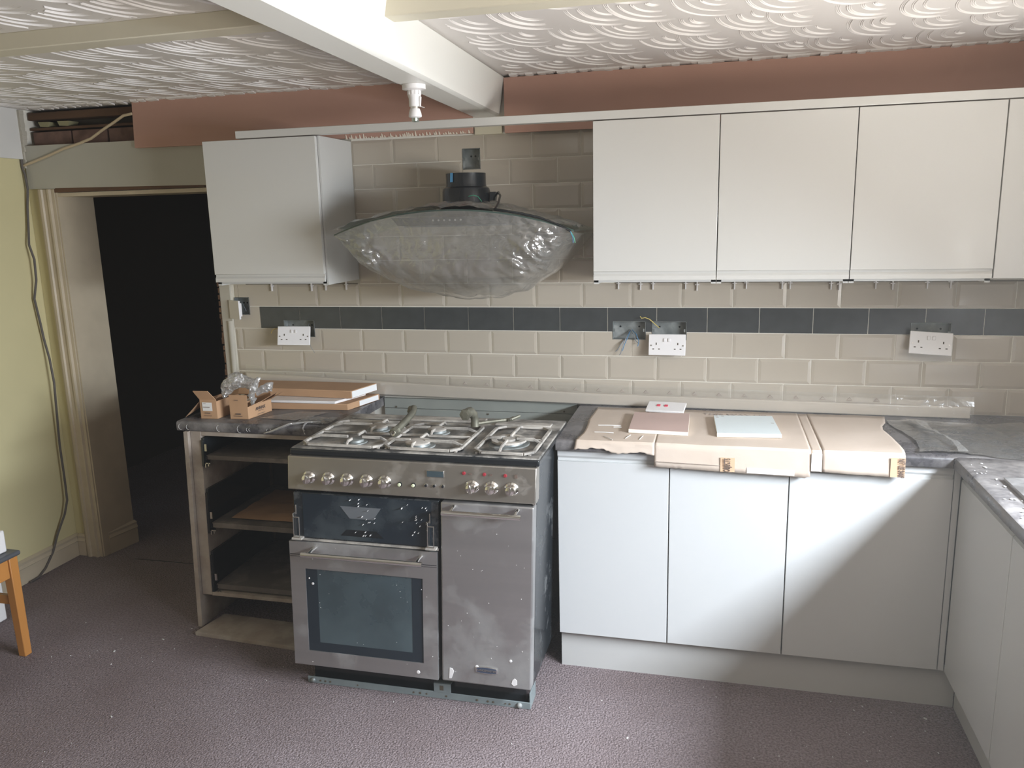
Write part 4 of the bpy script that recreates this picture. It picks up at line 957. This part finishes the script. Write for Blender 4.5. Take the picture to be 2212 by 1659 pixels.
# plastic film left on the worktop corner
def filmg(u, v):
    x = 2.50+.46*u+.02*math.sin(v*5); y = -.595+.44*v+.02*math.sin(u*7); d = .5+.5*math.sin(math.pi*u)*math.sin(math.pi*v)
    return (x, y, .9125+d*(.030*abs(nz(x,y,1,6))+.014*abs(nz(x,y,3,15))))
o = build('plastic_film', MB().grid(filmg, 56, 56), M['film'], None, smooth=True); tag(o, 'crumpled clear plastic film lying in the worktop corner', 'plastic film')
def filmh(u, v):
    x = 2.455+.14*u; y = -.604-.010*math.sin(v*3)-.004*nz(u*3,v*3,1); z = .9135-.045*v*(1-.6*u)
    return (x, y-.002, z)
def strip(u, v):
    x = 2.545+.085*v+.012*math.sin(v*9)+.022*(u-.5)*(1+.6*math.sin(v*7)); y = -.15-.42*v
    return (x, y, .921+.035*math.sin(math.pi*v)*.6+.012*abs(nz(u*4,v*9,1)))
o = build('plastic_strip', MB().grid(strip, 4, 34), M['bag'], None, smooth=True); tag(o, 'cloudy twisted plastic strip lying across the film in the worktop corner', 'plastic strip')

# ------------------------------------------------------------------ boxes and packages on the left worktop
def carton(name, P4, z0, z1, zside, label, flaps):
    """P4 corners: front left, front right, back right, back left; front wall z1 high, side walls zside"""
    t = thing(name, label, 'box', (sum(p[0] for p in P4)/4, sum(p[1] for p in P4)/4, z0))
    fl, fr, br, blk = [Vector((*p, 0)) for p in P4]; th = .0022
    def wall(a, b, h, nm='wall'):
        d = (b-a).normalized(); n = Vector((-d.y, d.x, 0))*th
        q = [a, b, b+n, a+n]; build(nm, MB().hexa([(p.x,p.y,z0) for p in q]+[(p.x,p.y,h) for p in q]), M['card'], t)
    wall(fl, fr, z1, 'front_wall'); wall(fr, br, zside, 'side_wall'); wall(br, blk, z1, 'back_wall'); wall(blk, fl, zside, 'side_wall')
    build('box_bottom', MB().hexa([(p.x,p.y,z0) for p in (fl,fr,br,blk)]+[(p.x,p.y,z0+.002) for p in (fl,fr,br,blk)]), M['card'], t)
    for f in flaps: build('flap', MB().add([p for p in f]+[(p[0]+.001,p[1]+.0015,p[2]+.001) for p in f], [(0,1,2,3),(7,6,5,4),(0,4,5,1),(1,5,6,2),(2,6,7,3),(3,7,4,0)]), M['card'], t)
    return t
z0 = .9105
b1 = carton('cardboard_box', [(-.200,-.515),(-.126,-.511),(-.118,-.36),(-.192,-.364)], z0, .992, .985, 'small open brown box with a white address label, leftmost on the worktop',
    [[(-.200,-.5155,.992),(-.128,-.5115,.992),(-.150,-.528,1.030),(-.216,-.532,1.030)], [(-.200,-.514,.985),(-.192,-.366,.985),(-.262,-.366,.945),(-.272,-.52,.915)], [(-.192,-.364,.992),(-.118,-.36,.992),(-.120,-.350,1.022),(-.185,-.352,1.022)]])
build('address_label', MB().hexa([(-.188,-.5162,.945),(-.145,-.5138,.945),(-.145,-.515,.945),(-.188,-.516,.945),(-.189,-.5162,.980),(-.146,-.5138,.980),(-.146,-.515,.980),(-.189,-.516,.980)]), M['whitepaper'], b1)
for k, (zz, w_) in enumerate(((.976,.014),(.962,.030),(.960,.030))): build('label_print', MB().box(-.185,-.185+w_,-.5168,-.5150,zz-.0012,zz+.0004), M['inkfaint'], b1)
build('carton_print', MB().box(-.185,-.150,-.5166,-.5140,.924,.9248).box(-.180,-.155,-.5166,-.5140,.934,.937), M['ink'], b1)
b2 = carton('cardboard_box', [(-.071,-.503),(.008,-.498),(.026,-.345),(-.052,-.350)], z0, 1.012, .962, 'open brown box with dark lettering holding plastic bags',
    [[(.009,-.498,.962),(.026,-.345,.962),(.075,-.36,1.005),(.020,-.42,.968)], [(.016,-.41,.962),(.026,-.345,.962),(.092,-.352,.999),(.085,-.385,.992)]])
build('carton_print', MB().box(-.055,-.015,-.5042,-.5012,.924,.925).box(-.045,-.022,-.5042,-.5012,.931,.935).box(-.050,-.03,-.5042,-.5012,.990,.9915), M['ink'], b2)
d = Vector((.018,.153,0)).normalized(); ang = math.atan2(d.y, d.x)
text('carton_lettering', 'ANNAX', M['ink'], b2, (.0195,-.420,.943), .017, rot=(math.radians(90), 0, ang), bold=.0006)
for zz, w_ in ((.932, .018), (.919, .022)):   # the two small printed lines, too small to read
    q = MB().box(-w_, w_, -.0006, .0004, -.0008, .0008); q.xf(Matrix.Translation((.0186, -.418, zz)) @ Matrix.Rotation(ang, 4, 'Z')); build('carton_print', q, M['ink'], b2)
def bag(name, pts, r, label, seed):
    P_ = []; R_ = []
    for i in range(len(pts)-1):
        for k in range(5):
            t = k/5; P_.append(tuple(pts[i][c]*(1-t)+pts[i+1][c]*t for c in range(3))); R_.append(r[i]*(1-t)+r[i+1]*t)
    P_.append(pts[-1]); R_.append(r[-1])
    m = MB().tube(P_, R_, 28)
    def cr(x, y, z): return .020*(abs(nz(x,y,z+seed,38))-.2)+.009*(abs(nz(x,y,z+seed,95))-.2)
    m.v = [(x+cr(x,y,z)*1.1, y+cr(x+9,y,z)*1.1, z+cr(x,y+9,z)*.9+.35*.02*nz(x,y,z+seed,14)) for x,y,z in m.v]
    o = build(name, m, M['bag'], None, smooth=False)
    tag(o, label, 'plastic bag'); return o
bag('plastic_bag', [(-.135,-.440,.975),(-.128,-.44,1.005),(-.105,-.44,1.042),(-.068,-.435,1.060),(-.035,-.42,1.050),(-.022,-.40,1.032),(-.018,-.39,1.010)], [.004,.016,.028,.032,.026,.016,.004], 'cloudy plastic bag arching out between the two open boxes', 1)
bag('plastic_bag', [(.005,-.455,.955),(.006,-.455,.985),(.006,-.45,1.01),(.012,-.445,1.035),(.022,-.44,1.058),(.028,-.438,1.070)], [.006,.014,.012,.012,.014,.005], 'shiny twisted plastic bag standing up in the lettered box', 5)
bag('plastic_bag', [(.010,-.42,1.0),(.035,-.41,1.022),(.055,-.40,1.030),(.062,-.40,1.012)], [.008,.020,.018,.006], 'small cloudy bag bulging out behind the lettered box', 9)
def pack(name, P4, z0, z1, m_, label, cap=None, cat='package'):
    t = thing(name, label, cat, (P4[0][0], P4[0][1], z0))
    build('carton', MB().hexa([(x,y,z0) for x,y in P4]+[(x,y,z1) for x,y in P4]), m_, t, bev=.003)
    if cap:
        a, b = Vector((*P4[1],0)), Vector((*P4[2],0)); p = a+(b-a)*cap[0]; q = a+(b-a)*cap[1]; e = Vector((.0012,-.0004,0))
        build('white_end_label', MB().hexa([(p.x,p.y,z0+.003),(p.x+e.x,p.y+e.y,z0+.003),(q.x+e.x,q.y+e.y,z0+.003),(q.x,q.y,z0+.003),(p.x,p.y,z1-.003),(p.x+e.x,p.y+e.y,z1-.003),(q.x+e.x,q.y+e.y,z1-.003),(q.x,q.y,z1-.003)]), M['whitepaper'], t)
    return t
pack('flat_package', [(-.22,-.330),(.352,-.290),(.405,-.075),(-.20,-.075)], .9105, .938, M['card'], 'flat brown package at the bottom of the stack by the cooker', (.35,.95))
pack('flat_package', [(-.12,-.320),(.300,-.300),(.360,-.12),(-.10,-.12)], .9388, .9500, M['white'], 'thin white wrapped panel between the two flat brown packages', None, 'panel')
pack('flat_package', [(-.22,-.225),(.350,-.245),(.392,-.070),(-.22,-.070)], .9510, .985, M['card'], 'flat brown package on top of the stack by the cooker', (.02,.98))
def slip(u, v):
    a = Vector((.045,-.475)); b = Vector((.155,-.345)); c_ = Vector((.29,-.345)); d_ = Vector((.215,-.49))
    p = (a*(1-u)+d_*u)*(1-v)+(b*(1-u)+c_*u)*v
    return (p.x, p.y, .9125+.003*abs(nz(p.x,p.y,1,30)))
o = build('plastic_sleeve', MB().grid(slip, 16, 12), M['bag'], None, smooth=True); tag(o, 'flat clear plastic sleeve lying on the left worktop', 'plastic sleeve')
def slip2(u, v):
    x = .235+.14*u; y = -.53+.10*v; return (x, y, .9125+.012*abs(nz(x,y,2,40)))
o = build('plastic_film', MB().grid(slip2, 20, 14), M['film'], None, smooth=True); tag(o, 'crinkled clear film beside the cooker on the left worktop', 'plastic film')
o = build('plastic_strip', MB().tube([(.33,-.50,.914),(.27,-.53,.916),(.23,-.564,.917),(.19,-.577,.902),(.15,-.577,.886),(.12,-.576,.878)], [.002,.004,.005,.005,.004,.001], 6), M['bag'], None, smooth=True); tag(o, 'twisted plastic strip hanging over the left worktop edge', 'plastic strip')
o = build('plastic_strip', MB().tube([(.285,-.52,.915),(.29,-.555,.915),(.292,-.573,.905),(.298,-.574,.880)], [.003,.004,.003,.001], 6), M['bag'], None, smooth=True); tag(o, 'short plastic strip dangling beside the twisted one', 'plastic strip')

# ------------------------------------------------------------------ chair and white box at the left edge
ch = thing('dining_chair', 'orange-brown wooden chair with a dark seat at the left edge', 'chair', (-1.03, -1.12, 0))
cx0, cx1, cy0, cy1 = -1.235, -.822, -1.33, -.905
for x, y, top in ((cx1,cy1,.425),(cx1,cy0,.425),(cx0,cy1,.86),(cx0,cy0,.86)):
    s_ = 1 if x == cx1 else -1; w_ = .040; dx = -w_ if x == cx1 else 0; dy = -w_ if y == cy1 else 0
    lean = .012 if x == cx1 else -.05
    a = (x+dx, y+dy)
    build('leg', MB().hexa([(a[0]+.006,a[1]+.006,0),(a[0]+w_-.001,a[1]+.006,0),(a[0]+w_-.001,a[1]+w_,0),(a[0]+.006,a[1]+w_,0),(a[0]-.0+lean*0,a[1],top),(a[0]+w_,a[1],top),(a[0]+w_,a[1]+w_,top),(a[0],a[1]+w_,top)]), M['orangewood'], ch, bev=.003)
for a in (MB().box(cx1-.030,cx1-.006,cy0+.041,cy1-.041,.345,.425), MB().box(cx0+.041,cx1-.041,cy1-.030,cy1-.008,.345,.425), MB().box(cx0+.041,cx1-.041,cy0+.008,cy0+.030,.345,.425), MB().box(cx0+.008,cx0+.030,cy0+.041,cy1-.041,.345,.425)):
    build('apron', a, M['orangewood'], ch, bev=.002)
build('stretcher', MB().box(cx0+.03,cx1-.034,cy1-.032,cy1-.012,.225,.262), M['orangewood'], ch, bev=.002); build('stretcher', MB().box(cx0+.03,cx1-.034,cy0+.012,cy0+.032,.225,.262), M['orangewood'], ch, bev=.002)
build('seat', MB().box(cx0-.0,cx1+.012,cy0-.012,cy1+.010,.426,.447), M['seat'], ch, bev=.009, seg=3)
for z in (.62,.80): build('back_rail', MB().box(cx0+.006,cx0+.028,cy0+.03,cy1-.03,z-.03,z+.03), M['orangewood'], ch, bev=.003)
o = build('storage_box', MB().hexa([(-.965,-1.12,.448),(-.852,-1.12,.448),(-.844,-.925,.448),(-.965,-.925,.448),(-.965,-1.12,.538),(-.852,-1.12,.538),(-.844,-.925,.538),(-.965,-.925,.538)]), M['white'], None, bev=.006); tag(o, 'white box standing on the chair seat', 'box')
o = build('storage_box', MB().box(-1.372,-1.168,-.886,-.685,.0005,.30), M['white'], None, bev=.006); tag(o, 'low white box on the floor behind the chair by the left wall', 'box')

# ------------------------------------------------------------------ floor debris
mb = MB()
for k in range(120):
    x = random.uniform(-1.2, 2.6); y = random.uniform(-1.9, -.6) if k > 60 else random.uniform(-1.0,-.58)
    if .34 < x < 1.3 and y > -.9: continue
    if x < .36 and y > -.7 and x > -.26: continue
    s = random.uniform(.0007,.0018)*(1.9 if random.random() < .08 else 1); a = random.uniform(0,3.1); m_ = MB().box(-s*1.6,s*1.6,-s*.7,s*.7,.0005,.0015+s*.6); m_.xf(Matrix.Translation((x,y,0)) @ Matrix.Rotation(a,4,'Z')); mb.add(m_.v, m_.f)
o = build('plaster_crumbs', mb, M['crumbs']); o['kind'] = 'stuff'; tag(o, 'pale plaster crumbs scattered over the carpet', 'debris')
o = build('paper_scrap', MB().box(-.003,.003,-.001,.001,0,.001).xf(Matrix.Translation((1.9,-.9,.0))), M['crumbs']) if False else None
